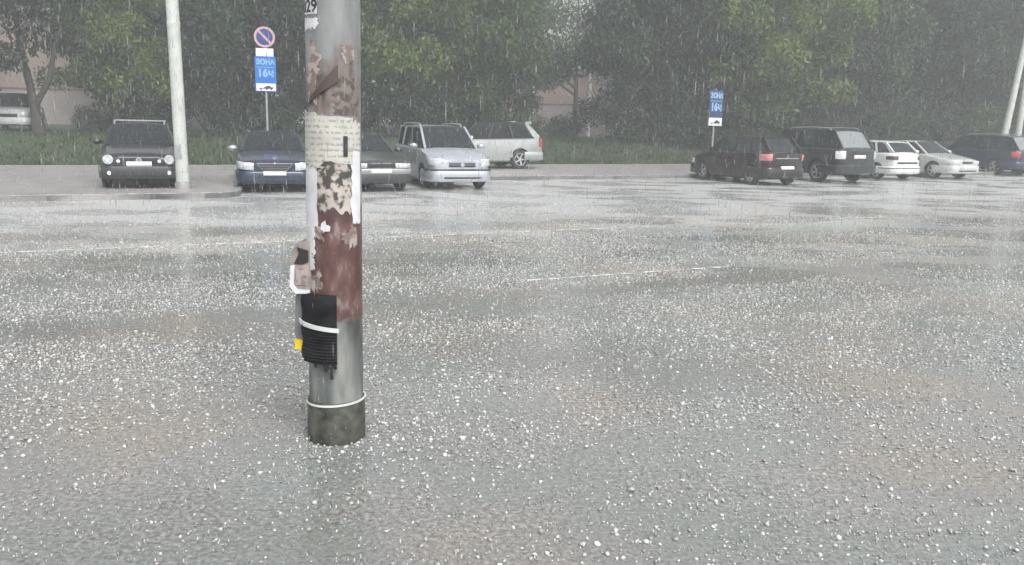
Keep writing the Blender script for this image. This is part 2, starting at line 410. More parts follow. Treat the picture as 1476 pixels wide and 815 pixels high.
# ------------------------------------------------------------------ trees
def leaf_cloud(name, centres, radii, per, size, seed, droop=0.6):
    r = np.random.default_rng(seed); P = []
    for c, rad in zip(centres, radii):
        n = int(per * (rad / 0.9) ** 2)
        d = r.normal(0, 1, (n, 3)); d /= np.linalg.norm(d, axis=1)[:, None]
        q = d * (r.uniform(0.25, 1, n) ** 0.6)[:, None] * rad * np.array([1, 1, .8])
        q[:, 2] -= droop * rad * r.uniform(0, 1, n) * (np.hypot(q[:, 0], q[:, 1]) / rad)
        P.append(q + np.array(c))
    P = np.concatenate(P); n = len(P)
    ax = r.normal(0, 1, (n, 3)); ax[:, 2] -= 1.3 * droop; ax /= np.linalg.norm(ax, axis=1)[:, None]
    t = r.normal(0, 1, (n, 3)); s = np.cross(ax, t); s /= np.linalg.norm(s, axis=1)[:, None]
    L = (size * r.uniform(.6, 1.4, n))[:, None]; Wd = L * r.uniform(.28, .5, n)[:, None]
    vs = np.stack([P, P + ax * L * .5 + s * Wd * .5, P + ax * L, P + ax * L * .5 - s * Wd * .5], 1).reshape(-1, 3)
    return raw_mesh(name, vs, 4, np.arange(len(vs)))

def tree_meshes(seed, height, rad, base, lean=0.0, nclump=95, per=330, size=.25, droop=.7, limbs=9, tr=.2, split=False):
    r = random.Random(seed)
    mb = MB()
    n = 7; pts = []; cx = cy = 0
    for i in range(n + 1):
        t = i / n
        pts.append(Vector((lean * t * height * .5 + r.uniform(-.12, .12) * t, r.uniform(-.15, .15) * t, t * height * .78)))
    mb.tube(pts, [tr * (1 - .8 * i / n) * (1.35 if i == 0 else 1) for i in range(n + 1)], 8)
    if split:
        q = [pts[1], pts[1] + Vector((.7, .1, 1.2)), pts[1] + Vector((1.0, .2, 2.6)), pts[1] + Vector((1.6, .2, 4.2))]
        mb.tube(q, [tr * .7, tr * .6, tr * .45, tr * .2], 7)
    cen, rads = [], []
    def trunk_at(z):
        for a, b in zip(pts, pts[1:]):
            if a.z <= z <= b.z: return a.lerp(b, (z - a.z) / max(1e-6, b.z - a.z))
        return pts[-1]
    lm = MB()
    for i in range(limbs):
        z0 = base + (height * .72 - base) * (i + .5) / limbs * .9
        a = r.uniform(0, 6.28) + i * 2.4; p = trunk_at(z0)
        ln = rad * r.uniform(.6, .95)
        e = p + Vector((math.cos(a) * ln, math.sin(a) * ln, ln * r.uniform(.1, .6)))
        mid = p.lerp(e, .5) + Vector((0, 0, .25 * ln * .5)) + Vector((r.uniform(-.3, .3), r.uniform(-.3, .3), 0))
        lm.tube([p, mid, e], [tr * .42, tr * .28, tr * .08], 6)
        for k in range(3):
            s = mid.lerp(e, r.random()); o = Vector((r.uniform(-1, 1), r.uniform(-1, 1), r.uniform(-.2, .9))) * rad * .35
            lm.tube([s, s + o], [tr * .14, tr * .04], 5)
            cen.append(s + o); rads.append(r.uniform(.55, .95))
        cen.append(e); rads.append(r.uniform(.6, 1.0))
    top = trunk_at(height * .6); mz = (base + height) / 2; hz = (height - base) / 2
    while len(cen) < nclump:
        d = Vector((r.gauss(0, 1), r.gauss(0, 1), r.gauss(0, 1))).normalized() * r.uniform(.35, 1.0)
        env = 1.0 + .25 * math.sin(3 * math.atan2(d.y, d.x) + seed)
        cen.append(Vector((top.x * .8 + d.x * rad * env, top.y + d.y * rad * env, mz + d.z * hz))); rads.append(r.uniform(.7, 1.25))
    leaf = leaf_cloud('crown', cen, rads, per, size, seed, droop)
    return mb.mesh('trunk', 50), lm.mesh('limbs', 50), leaf

LM = [leafmat('leaves_mid', (.032, .065, .018), (.062, .11, .028), (.12, .17, .05)),
      leafmat('leaves_dark', (.016, .036, .017), (.028, .056, .026), (.05, .09, .04)),
      leafmat('leaves_lime', (.065, .11, .02), (.12, .175, .035), (.20, .25, .07)),
      leafmat('leaves_grey', (.030, .055, .028), (.052, .085, .042), (.10, .14, .07))]
VAR = []
for k, kw in enumerate([dict(seed=1, height=11, rad=3.9, base=1.8, droop=.8),
                        dict(seed=2, height=12.5, rad=4.3, base=1.6, droop=.9, nclump=130),
                        dict(seed=3, height=10, rad=3.4, base=1.4, droop=.6, lean=.12, nclump=95),
                        dict(seed=4, height=13, rad=4.6, base=2.2, droop=.5, nclump=135),
                        dict(seed=6, height=12, rad=3.2, base=2.6, droop=.7, nclump=60, per=95, limbs=12),
                        dict(seed=5, height=10.5, rad=3.6, base=5.6, droop=.3, lean=-.22, tr=.21, split=True, nclump=85)]):
    VAR.append(tree_meshes(**kw))
def tree(px, dist, var, lm, sc, rz, label, gz=None):
    x = (px - 738) / 1200 * dist
    u, v = to_uv(Vector((x, dist, 0))); z = bank_z(v) if v > V_GRASS else .1
    o = empty('tree', (x, dist, z - .08), rz); o.scale = (sc, sc, sc)
    tk, li, lf = VAR[var]
    t = link_mesh('trunk', tk, MT['bark'], o)
    l_ = link_mesh('limb', li, MT['bark'], t)
    c = link_mesh('crown', lf, LM[lm], o); c.material_slots[0].link = 'OBJECT'; c.material_slots[0].material = LM[lm]
    tag(o, label, 'tree', 'trees on the grass bank'); return o
TREES = [
 # px, dist, variant, leaf, scale, rz, label
 (62, 38, 5, 1, 1.0, 0.0, 'dark forked leaning tree in front of the pink wall at far left'),
 (-95, 35, 0, 1, 1.0, 1.0, 'dark tree cut by the left edge above the white vehicle'),
 (172, 41, 2, 2, 0.90, 2.0, 'yellow green tree directly behind the black hatchback'),
 (262, 47, 1, 1, 1.0, 4.0, 'tall dark tree behind the pale concrete lamp pole'),
 (345, 43, 0, 1, 1.05, 5.0, 'dark tree behind the round no parking sign'),
 (455, 46, 3, 0, .95, .6, 'tree hidden mostly behind the poster covered pole'),
 (590, 42, 0, 2, .98, 3.3, 'light green tree behind the silver people carrier'),
 (688, 45, 1, 0, .90, 5.2, 'drooping mid green tree behind the silver off-roader'),
 (935, 44, 1, 1, 1.0, 2.2, 'dark round tree just right of the gap with the pink wall'),
 (822, 58, 4, 3, 1.0, 2.0, 'thin open tree in front of the pink house in the middle gap'),
 (1010, 50, 3, 3, 1.0, .2, 'grey green tree behind the blue board on the right'),
 (1095, 44, 2, 2, 1.12, 4.4, 'yellowish tree above the dark red tail-light car'),
 (1185, 49, 0, 3, 1.15, 1.9, 'hazy tree behind the black off-roader'),
 (1290, 52, 3, 1, 1.05, 3.0, 'tall dark tree behind the two pale cars'),
 (1385, 55, 1, 3, 1.15, .9, 'grey green tree left of the two leaning poles'),
 (1480, 57, 0, 0, 1.25, 2.8, 'tree at the right edge behind the leaning poles'),
 (1590, 54, 3, 1, 1.1, 5.0, 'tree just beyond the right edge of the row'),
 # rear rows
 (-125, 58, 3, 1, 1.15, 2.0, 'large dark tree behind the leftmost ones'),
 (205, 62, 3, 0, 1.15, 3.0, 'taller tree in the second row left of the lamp pole'),
 (370, 64, 1, 1, 1.3, 1.0, 'second row tree behind the sign post'),
 (520, 63, 3, 1, 1.3, 4.5, 'second row tree right of the poster covered pole'),
 (630, 66, 1, 3, 1.3, 2.5, 'second row tree above the people carrier'),
 (712, 66, 2, 0, 1.15, 0.4, 'narrow tree at the left side of the building gap'),
 (968, 68, 3, 0, 1.35, 5.5, 'second row tree right of the building gap'),
 (1060, 70, 1, 1, 1.4, 1.4, 'second row tree above the blue board'),
 (1160, 72, 3, 3, 1.45, .1, 'second row tree over the black off-roader'),
 (1260, 74, 1, 1, 1.45, 3.6, 'second row tree over the white hatchback'),
 (1370, 76, 3, 0, 1.5, 2.2, 'second row tree over the pale saloon'),
 (1490, 78, 1, 1, 1.5, 5.9, 'second row tree at the right edge'),
]
for t in TREES: tree(*t)

# the wood behind everything, one mass with gaps where the buildings show
cen, rads = [], []; r_ = random.Random(5)
for i in range(1150):
    px_ = r_.uniform(-350, 1900); d_ = r_.uniform(86, 97)
    if 778 < px_ < 862: continue
    cen.append(((px_ - 738) / 1200 * d_, d_, r_.uniform(.5, 17))); rads.append(r_.uniform(1.2, 2.2))
fw = link_mesh('distant_wood', leaf_cloud('distant_wood', cen, rads, 38, .75, 77, .4), LM[1]); tag(fw, 'dark green wood closing the view behind the rows of trees', 'wood', kind='stuff')
def bush_mesh(seed, w, h):
    r = random.Random(seed); cen, rads = [], []
    for i in range(34):
        a, q = r.uniform(0, 6.28), r.random() ** .5
        cen.append((math.cos(a) * q * w, math.sin(a) * q * w, r.uniform(.3, 1) * h * (1 - .4 * q))); rads.append(r.uniform(.4, .7))
    lf = leaf_cloud('foliage', cen, rads, 520, .13, seed, .3)
    mb = MB()
    for k in range(6):
        a = k * 1.05; mb.tube([(0, 0, 0), (math.cos(a) * w * .4, math.sin(a) * w * .4, h * .5), (math.cos(a) * w * .7, math.sin(a) * w * .7, h * .9)], [.03, .02, .008], 5)
    return lf, mb.mesh('stem', 50)
BV = [bush_mesh(11, 1.6, 2.0), bush_mesh(12, 2.2, 2.9)]
BUSH = [(215, 42, 0, 1, 1, 'low dark bush behind the black hatchback'), (300, 44, 1, 1, 1.2, 'tall dark bush between lamp pole and sign'),
        (360, 41, 0, 1, 1.1, 'dark bush behind the navy saloon'), (430, 43, 1, 1, 1.1, 'dark bush left of the poster covered pole'),
        (560, 41, 1, 1, 1.1, 'dark bush right of the poster covered pole'), (640, 44, 1, 0, 1.1, 'bush above the people carrier roof'),
        (720, 43, 0, 0, 1.15, 'bush over the roof of the silver off-roader'), (880, 46, 1, 1, 1.1, 'dark bush right of the pink wall'),
        (950, 44, 0, 1, 1.3, 'round dark bush at the middle of the grass'), (1000, 45, 1, 3, 1.0, 'greyish bush behind the blue board'),
        (1075, 42, 1, 1, 1.0, 'bush behind the dark car with the red tail light'), (1150, 46, 1, 1, 1.1, 'bush behind the black off-roader'),
        (1250, 48, 1, 3, 1.2, 'bush behind the white hatchback'), (1330, 50, 1, 1, 1.2, 'bush behind the pale saloon'),
        (1410, 52, 1, 0, 1.3, 'bush at the foot of the leaning poles'), (150, 45, 0, 0, .8, 'small bush right of the pink wall'),
        (485, 45, 1, 1, 1.1, 'bush hidden behind the poster covered pole'), (1480, 54, 1, 1, 1.3, 'bush at the right edge'), (790, 50, 0, 0, .8, 'small bush under the pink wall')]
for px, d, k, lm, sc, lab in BUSH:
    x = (px - 738) / 1200 * d; u, v = to_uv(Vector((x, d, 0)))
    o = empty('bush', (x, d, bank_z(v) - .05), px * .7); o.scale = (sc,) * 3
    c = link_mesh('foliage', BV[k][0], LM[lm], o); c.material_slots[0].link = 'OBJECT'; c.material_slots[0].material = LM[lm]; link_mesh('stem', BV[k][1], MT['bark'], o)
    tag(o, lab, 'bush', 'bushes under the trees')

# ------------------------------------------------------------------ buildings behind the trees
def plaster(name, c):
    m, n, l, b = new_mat(name); a = noise(n, l, .6, 5); f = noise(n, l, 25, 3)
    r = ramp(n, l, a.outputs[0], [(.3, tuple(x * .82 for x in c)), (.7, c)]); l.new(r.outputs[0], b.inputs['Base Color'])
    b.inputs['Roughness'].default_value = .8; bump(n, l, b, f.outputs[0], .3, .01); return m
MT['pink'] = plaster('pink_plaster', (.34, .25, .225)); MT['pinkgrey'] = plaster('pinkish_grey_plaster', (.36, .31, .30)); MT['cream'] = plaster('pale_plaster', (.62, .62, .58))
MT['maroon'] = plaster('dark_red_band', (.20, .07, .07)); MT['pane'] = glass_mat('window_glass', (.05, .06, .07), 0.0)
MT['frame'] = simple('window_frame_white', (.7, .7, .68), .5)
def building(loc, rz, w, d, floors, mat, label, band, lower=None, cols=None):
    b = empty('apartment_building', loc, rz); fh = 2.9; h = floors * fh
    if lower is None: MB().box(0, w, 0, d, -1, h).build('wall', mat, b, None)
    else:
        MB().box(0, w, 0, d, -1, fh).build('wall', lower, b, None); MB().box(0, w, .001, d, fh + .12, h).build('wall', mat, b, None)
        MB().box(-.04, w + .04, -.05, d, fh, fh + .12).build('string_course', band, b, None)
    MB().box(-.3, w + .3, -.3, d + .3, h, h + .25).build('roof', MT['kerb'], b, None)
    n = cols or int(w / 3.2)
    fm = MB()
    for x0, x1, z0, z1 in ((-.7, .7, 0, .07), (-.7, .7, 1.33, 1.4), (-.7, -.63, .07, 1.33), (.63, .7, .07, 1.33), (-.03, .03, .07, 1.33)):
        fm.box(x0, x1, -.06, .02, z0, z1)
    fme = fm.mesh('window', None); gme = MB().box(-.63, .63, -.03, -.015, .07, 1.33).mesh('pane', None)
    sme = MB().box(-.78, .78, -.14, -.0, -.06, -.003).mesh('sill', None)
    for f in range(floors):
        for i in range(n):
            x = (i + .5) * w / n
            wi = link_mesh('window', fme, MT['frame'], b); wi.location = (x, -.002, f * fh + (1.0 if f or lower is None else 1.1))
            link_mesh('pane', gme, MT['pane'], wi); link_mesh('sill', sme, MT['kerb'], wi)
    return tag(b, label, 'building')
building((-50, 62, .6), .25, 26, 11, 3, MT['pink'], 'pinkish apartment block glimpsed under the trees at far left', MT['maroon'], MT['pinkgrey'], 2)
building((-3, 80, .6), -.15, 16, 10, 2, MT['pink'], 'low pink house with dark red band seen through the middle gap', MT['maroon'], MT['pinkgrey'], 2)
building((2, 104, .6), -.1, 26, 12, 7, MT['cream'], 'tall pale block above the pink house in the middle gap', MT['kerb'])
building((34, 112, .6), -.5, 50, 12, 6, MT['cream'], 'long pale block far behind the trees on the right', MT['kerb'])

# ------------------------------------------------------------------ cars
OUT = [(0.0, 0.0), (.35, .0), (.70, .005), (.80, .03), (.88, .10), (.94, .22), (.98, .45), (1.0, .80)]   # half width fraction, distance from the end
class Car:
    def __init__(s, name, L, W, top, low, ws0, ws1, rw1, rw0, H, axles, r, roofw=.74, crown=.035):
        s.L, s.W, s.top, s.ws0, s.ws1, s.rw1, s.rw0, s.H, s.axles, s.r = L, W, top, ws0, ws1, rw1, rw0, H, axles, r
        s.low = low; s.rw = roofw * W / 2; s.crown = crown; s.root = empty(name)
    def hw(s, d):
        e = min(d, s.L - d)
        return s.W / 2 * float(np.interp(max(e, 0), [0, .03, .10, .22, .45, .8], [.70, .80, .88, .94, .98, 1.0]))
    def zt(s, d): return float(np.interp(d, [p[0] for p in s.top], [p[1] for p in s.top]))
    def zl(s, d):
        e = min(d, s.L - d); return s.low + .08 * max(0, 1 - e / .35)
    def section(s, d):
        w, zt, zl = s.hw(d), s.zt(d), s.zl(d); h = zt - zl
        return [(0, zl), (w * .86, zl), (w * .965, zl + .07), (w, zl + .42 * h), (w * .99, zl + .75 * h), (w * .96, zt - .04), (w * .90, zt), (w * .5, zt + s.crown), (0, zt + s.crown * 1.25)]
    def X(s, d): return s.L / 2 - d
    def side(s, d, t, off, sg):
        sec = s.section(d)[2:6]; x = t * 3; i = min(2, int(x)); f = x - i
        y = sec[i][0] * (1 - f) + sec[i + 1][0] * f; z = sec[i][1] * (1 - f) + sec[i + 1][1] * f
        return (s.X(d), sg * (y + off), z)
    def body(s, mat):
        ds = sorted(set([0, .03, .1, .22, .45, .8, s.ws0] + [p[0] for p in s.top] + [s.L - x for x in (0, .03, .1, .22, .45, .8)] + list(np.linspace(.9, s.L - .9, 8))))
        ds = [d for i, d in enumerate(ds) if i == 0 or d - ds[i - 1] > .012]
        rings = []
        for d in ds:
            sec = s.section(d); rings.append([(s.X(d), y, z) for y, z in sec] + [(s.X(d), -y, z) for y, z in sec[-2:0:-1]])
        o = MB().loft(rings).build('body', mat, s.root, 40)
        cut = MB()
        for a in s.axles:
            for sg in (-1, 1):
                rr = s.r + .055; n = 22; y0, y1 = sg * (s.W / 2 - .27), sg * (s.W / 2 + .2)
                ring = lambda y: [(s.X(a) + rr * math.cos(2 * math.pi * k / n), y, s.r + .0 + rr * math.sin(2 * math.pi * k / n)) for k in range(n)]
                cut.loft([ring(y0), ring(y1)])
        c = cut.build('cutter', mat, None, None)
        md = o.modifiers.new('b', 'BOOLEAN'); md.operation = 'DIFFERENCE'; md.object = c; md.solver = 'EXACT'
        bpy.context.view_layer.update()
        dg = bpy.context.evaluated_depsgraph_get(); me = bpy.data.meshes.new_from_object(o.evaluated_get(dg))
        o.modifiers.clear(); old = o.data; o.data = me; me.name = 'body'
        bpy.data.objects.remove(c); me.shade_smooth(); me.set_sharp_from_angle(angle=math.radians(40))
        s.mat = mat
        # dark liners of the arches
        for a in s.axles:
            for sg in (-1, 1):
                n = 14; rr = s.r + .05
                ring = lambda y, q: [(s.X(a) + q * math.cos(math.pi * (k / n)), y, s.r + q * math.sin(math.pi * k / n)) for k in range(n + 1)]
                y0, y1 = sg * (s.W / 2 - .26), sg * (s.W / 2 - .03)
                MB().shell([ring(y0, rr), ring(y1, rr)], [ring(y0, rr - .012), ring(y1, rr - .012)]).build('wheel_arch_liner', MT['trim'], s.root, 40)
    def outline(s, sdist, off, end):
        """point on the plan outline, sdist metres from the centre line along it"""
        sg = 1 if sdist >= 0 else -1; q = abs(sdist)
        pts = [(f * s.W / 2, e) for f, e in OUT] + [(s.W / 2, s.L / 2)]
        for (y0, e0), (y1, e1) in zip(pts, pts[1:]):
            l = math.hypot(y1 - y0, e1 - e0)
            if q <= l or (y1, e1) == pts[-1]:
                t = q / l; ny, ne = -(e0 - e1) / l, -(y1 - y0) / l
                # outward normal of the outline
                y, e = y0 + (y1 - y0) * t + ny * off, e0 + (e1 - e0) * t + ne * off
                break
            q -= l
        d = e if end == 'front' else s.L - e
        return (s.X(d), sg * y)
    def strip(s, name, mat, s0, s1, z0, z1, off, end='front', parent=None, z0b=None, z1b=None, smooth=40, back=-.03, step=.07):
        n = max(1, int(abs(s1 - s0) / step)); rings = []
        for i in range(n + 1):
            t = i / n; q = s0 + (s1 - s0) * t
            a, b = z0 + ((z0b if z0b is not None else z0) - z0) * t, z1 + ((z1b if z1b is not None else z1) - z1) * t
            rnd = min(.03, (b - a) * .3)
            ring = []
            for o_, z in ((back, a), (off * .6, a), (off, a + rnd), (off, b - rnd), (off * .6, b), (back, b)):
                x, y = s.outline(q, o_, end); ring.append((x, y, z))
            rings.append(ring)
        return MB().loft(rings).build(name, mat, parent or s.root, smooth)
    def pairstrip(s, name, mat, s0, s1, z0, z1, off, end='front', **k):
        return [s.strip(name, mat, sg * s0, sg * s1, z0, z1, off, end, **k) for sg in (1, -1)]
    def panel(s, name, mat, d0, d1, f, lift=.008, parent=None, n=6):
        """panel on top of the body between d0 and d1"""
        def g(o_):
            rows = []
            for i in range(n + 1):
                d = d0 + (d1 - d0) * i / n; w, zt = s.hw(d), s.zt(d); row = []
                for j in range(9):
                    y = (j / 4 - 1) * f * w
                    z = float(np.interp(abs(y), [0, w * .5, w * .9], [zt + s.crown * 1.25, zt + s.crown, zt]))
                    row.append((s.X(d), y, z + o_))
                rows.append(row)
            return rows
        return MB().shell(g(lift), g(-.02)).build(name, mat, parent or s.root, 40)
    def doors(s, cuts, mat=None):
        for a, b in cuts:
            for sg in (-1, 1):
                g = lambda o_: [[s.side(a + .012 + (b - a - .024) * i / 5, t, o_, sg) for t in (.12, .3, .5, .7, .85, .99)] for i in range(6)]
                dr = MB().shell(g(.007), g(-.02)).build('door', mat or s.mat, s.root, 40)
                x, y, z = s.side(b - .16, .84, .03, sg)
                MB().box(x - .08, x + .08, min(y, y - sg * .03), max(y, y - sg * .03), z - .015, z + .015).build('handle', mat or s.mat, dr, None)
    def cabin(s, side_cuts, glass=None, pmat=None, pillar=.06, rear_pillar=.09, roofmat=None, rearglass=None, d_rear_side=None):
        """side_cuts: list of positions (fractions 0..1 along the side) of the middle pillars"""
        glass = glass or MT['glass']; m = s.mat; H = s.H
        zr = H - .05
        # seats and dark cabin floor
        s.panel('cabin_floor', MT['interior'], s.ws0 + .02, s.rw0 - .04, .86, .012)
        base = s.zt((s.ws0 + s.rw0) / 2)
        for d in (s.ws0 + (s.rw0 - s.ws0) * .38, s.ws0 + (s.rw0 - s.ws0) * .70):
            for y in (-.36, .36):
                q = MB(); x = s.X(d); hh = min(.36, (zr - base) * .62)
                q.loft([[(x - .05, y - .2, base - .1), (x + .06, y - .2, base - .1), (x + .06, y + .2, base - .1), (x - .05, y + .2, base - .1)],
                        [(x - .1, y - .18, base + hh * .6), (x, y - .18, base + hh * .6), (x, y + .18, base + hh * .6), (x - .1, y + .18, base + hh * .6)]])
                q.loft([[(x - .13, y - .11, base + hh * .62), (x - .04, y - .11, base + hh * .62), (x - .04, y + .11, base + hh * .62), (x - .13, y + .11, base + hh * .62)],
                        [(x - .14, y - .09, base + hh), (x - .05, y - .09, base + hh), (x - .05, y + .09, base + hh), (x - .14, y + .09, base + hh)]])
                q.build('seat', MT['seat'], s.root, 40)
        # corners
        def lowc(d): return s.hw(d) * .895
        A0 = lambda sg: Vector((s.X(s.ws0), sg * lowc(s.ws0) * .93, s.zt(s.ws0) + .005))
        A1 = lambda sg: Vector((s.X(s.ws1), sg * s.rw * .95, zr))
        R1 = lambda sg: Vector((s.X(s.rw1), sg * s.rw * .93, zr - .02))
        R0 = lambda sg: Vector((s.X(s.rw0), sg * lowc(s.rw0) * .94, s.zt(s.rw0) + .005))
        def patch(name, mat, a, b, c, d, bulge, nrm, n=4):
            """a,b bottom; c,d top"""
            def g(o_):
                rows = []
                for i in range(n + 1):
                    t = i / n; row = []
                    for j in range(n + 1):
                        q = j / n; p = (a.lerp(b, q)).lerp(c.lerp(d, q), t)
                        row.append(p + nrm * (bulge * (1 - (2 * q - 1) ** 2) + bulge * .5 * (1 - (2 * t - 1) ** 2) + o_))
                    rows.append(row)
                return rows
            return MB().shell(g(0), g(-.006)).build(name, mat, s.root, 60)
        fn = Vector(((s.H - s.zt(s.ws0)), 0, (s.ws1 - s.ws0))).normalized()
        patch('windscreen', glass, A0(1), A0(-1), A1(1), A1(-1), .035, fn)
        rn = Vector((-(s.H - s.zt(s.rw0)), 0, max(.02, s.rw0 - s.rw1))).normalized()
        patch('rear_window', rearglass or glass, R0(1), R0(-1), R1(1), R1(-1), .025, rn)
        # roof
        def g(o_):
            rows = []; n = 8
            for i in range(n + 1):
                t = i / n; d = s.ws1 - .03 + (s.rw1 - s.ws1 + .06) * t; row = []
                for j in range(9):
                    q = j / 4 - 1; y = q * s.rw * (1.0 if abs(q) < 1 else .99)
                    z = zr + .05 * (1 - abs(q) ** 3) * 1.0 - .035 * abs(2 * t - 1) ** 3
                    row.append((s.X(d), y, z + o_))
                rows.append(row)
            return rows
        rf = MB().shell(g(0), g(-.035)).build('roof', roofmat or m, s.root, 50)
        for sg in (-1, 1):
            p = MB().bar(A0(sg), A1(sg), pillar, .05)
            p.build('pillar', pmat or m, s.root, None)
            MB().bar(R0(sg), R1(sg), rear_pillar, .06, (0, 1, 0)).build('pillar', m, s.root, None)
            up = Vector((0, sg, .25)).normalized()
            cuts = [0] + side_cuts + [1]
            B0 = lambda f: Vector((s.X(s.ws0 + (s.rw0 - s.ws0) * f), sg * lowc(s.ws0 + (s.rw0 - s.ws0) * f) * (.93 + .06 * math.sin(math.pi * f)), s.zt(s.ws0 + (s.rw0 - s.ws0) * f) + .003))
            T0 = lambda f: Vector((s.X(s.ws1 + (s.rw1 - s.ws1) * f), sg * s.rw * .97, zr - .01))
            for i in range(len(cuts) - 1):
                a, b = cuts[i], cuts[i + 1]
                patch('side_window', glass, B0(a), B0(b), T0(a), T0(b), .012, up, 3)
                if i: MB().bar(B0(a) + up * .012, T0(a) + up * .012, pillar * 1.1, .03, (0, 1, 0)).build('pillar', (pmat or m) if i == 2 else MT['trim'], s.root, None)
            # belt moulding
            MB().tube([B0(f) + up * .01 for f in np.linspace(0, 1, 7)], .014, 5).build('belt_moulding', MT['trim'], s.root, 60)
            # mirror
            x = s.X(s.ws0 + .28); y = sg * (s.hw(s.ws0 + .28) + .09); z = s.zt(s.ws0 + .28) + .07
            q = MB(); k = 10
            q.loft([[(x + dx * .06, y + .12 * rr * math.cos(2 * math.pi * i / k), z + .075 * rr * math.sin(2 * math.pi * i / k)) for i in range(k)] for dx, rr in ((1, .45), (.5, .85), (-.4, 1), (-.9, .95))])
            mi = q.build('mirror', getattr(s, 'mirror_mat', m), s.root, 50)
            MB().bar((x, y - sg * .05, z - .03), (x - .02, y - sg * .16, z - .05), .05, .03).build('arm', MT['trim'], mi, None)
        # wipers
        for y in (-.25, .28):
            a = A0(1).lerp(A0(-1), .5 + y / s.W); MB().bar(a + fn * .055, a + Vector((-(s.ws1 - s.ws0) * .12, .38, (s.H - s.zt(s.ws0)) * .14)) + fn * .06, .015, .012).build('wiper', MT['black_plastic'], s.root, None)
    def wheels(s, rimmat=None, spokes=5):
        n = 24; r = s.r; w = .2
        prof = [(-.5, .66), (-.5, .93), (-.36, 1.0), (.36, 1.0), (.5, .93), (.5, .66), (.35, .62), (-.35, .62)]
        rings = [[(q[1] * r * math.cos(2 * math.pi * k / n), q[0] * w, q[1] * r * math.sin(2 * math.pi * k / n)) for q in prof] for k in range(n + 1)]
        tme = MB().loft(rings, True, False).mesh('wheel', 40)
        rm = MB(); rr = r * .66
        rm.loft([[(q * rr * math.cos(2 * math.pi * k / n), y, q * rr * math.sin(2 * math.pi * k / n)) for y, q in ((.04, 1.0), (.10, 1.0), (.10, .9), (.05, .87))] for k in range(n + 1)], True, False)
        for k in range(spokes):
            a = 2 * math.pi * k / spokes
            rm.bar((0, .075, 0), (rr * .92 * math.cos(a), .085, rr * .92 * math.sin(a)), .055, .03, (0, 1, 0))
        rm.tube([(0, .03, 0), (0, .1, 0)], rr * .22, 12)
        rme = rm.mesh('rim', 40)
        dme = MB().tube([(0, .0, 0), (0, .03, 0)], rr * .93, 20).mesh('brake_disc', 40)
        for a in s.axles:
            for sg in (-1, 1):
                o = link_mesh('wheel', tme, MT['rubber'], s.root); o.location = (s.X(a), sg * (s.W / 2 - .115), r); o.rotation_euler = (0, random.random() * 3, 0 if sg > 0 else math.pi)
                link_mesh('rim', rme, rimmat or MT['rim'], o); link_mesh('brake_disc', dme, MT['trim'], o)
    def plate(s, z, off, end, w=.26):
        p = s.strip('licence_plate', MT['plate'], -w, w, z, z + .11, off, end, smooth=None)
        return p
    def rails(s, mat):
        for sg in (-1, 1):
            z = s.H + .0; x0, x1 = s.X(s.ws1 + .15), s.X(s.rw1 - .1); y = sg * s.rw * .9
            MB().tube([(x0, y, z - .05), (x0 - .1, y, z + .025), ((x0 + x1) / 2, y, z + .045), (x1 + .1, y, z + .025), (x1, y, z - .05)], .018, 6).build('roof_rail', mat, s.root, 60)
    def disc(s, name, mat, y, z, r, off, end='front', parent=None, ring=False):
        x, yy = s.outline(y, off, end); sg = 1 if end == 'front' else -1; n = 18
        q = MB(); q.tube([(x - sg * .03, yy, z), (x, yy, z)], r, n); 
        return q.build(name, mat, parent or s.root, 40)
    def place(s, p, heading, label, cat, group, bydist=None, z=0):
        """p: ground point below the end given; heading = unit vector of travel"""
        s.root.location = (p.x, p.y, z); s.root.rotation_euler = (0, 0, math.atan2(heading.y, heading.x))
        tag(s.root, label, cat, group); return s.root

GRP = 'cars parked along the pavement'
def front_place(c, px, py, lab, cat='car', z=0, turn=0):
    h = Matrix.Rotation(turn, 3, 'Z') @ (-V); p = G(px, py, z) - h * (c.L / 2 - .1); c.place(p, h, lab, cat, GRP, z=z)
def rear_place(c, px, py, lab, cat='car', z=0, turn=0):
    h = Matrix.Rotation(turn, 3, 'Z') @ V; p = G(px, py, z) + h * (c.L / 2 - .1); c.place(p, h, lab, cat, GRP, z=z)

# 1 black hatchback on the pavement, nose to the road
c = Car('hatchback', 3.9, 1.66, [(0, .66), (.1, .74), (.5, .83), (1.0, .93), (2.4, .97), (3.7, 1.0), (3.9, .92)], .17, 1.0, 1.62, 3.35, 3.78, 1.45, (.75, 3.2), .29)
c.mirror_mat = MT['p_black']
c.body(MT['p_black']); c.panel('bonnet', c.mat, .14, .94, .84); c.doors([(1.15, 2.25), (2.25, 3.0)]); c.cabin([.42, .78]); c.wheels(MT['rim'])
bp = c.strip('front_bumper', MT['trim'], -1.35, 1.35, .22, .50, .05); c.strip('air_intake', MT['black_plastic'], -.45, .45, .27, .35, .056, parent=bp, smooth=None)
c.strip('grille', MT['black_plastic'], -.40, .40, .60, .70, .02, smooth=None)
for z in (.69,): c.strip('grille_trim', MT['chrome'], -.42, .42, z, z + .022, .03)
for sg in (-1, 1):
    hl = c.disc('headlight', MT['lens'], sg * .62, .655, .105, .035); c.disc('indicator', MT['tail_white'], sg * .42, .62, .04, .03)
    c.disc('fog_light', MT['tail_white'], sg * .60, .36, .045, .055)
em = c.disc('badge', MT['chrome'], 0, .635, .065, .035)
x_, _ = c.outline(0, .037, 'front')
q = MB()
for (a, b) in (((-.035, .03), (-.015, -.04)), ((-.015, -.04), (0, .0)), ((0, .0), (.015, -.04)), ((.015, -.04), (.035, .03)), ((-.02, .045), (0, .01)), ((0, .01), (.02, .045))):
    q.bar((x_ + .002, a[0], .635 + a[1]), (x_ + .002, b[0], .635 + b[1]), .009, .004, (1, 0, 0))
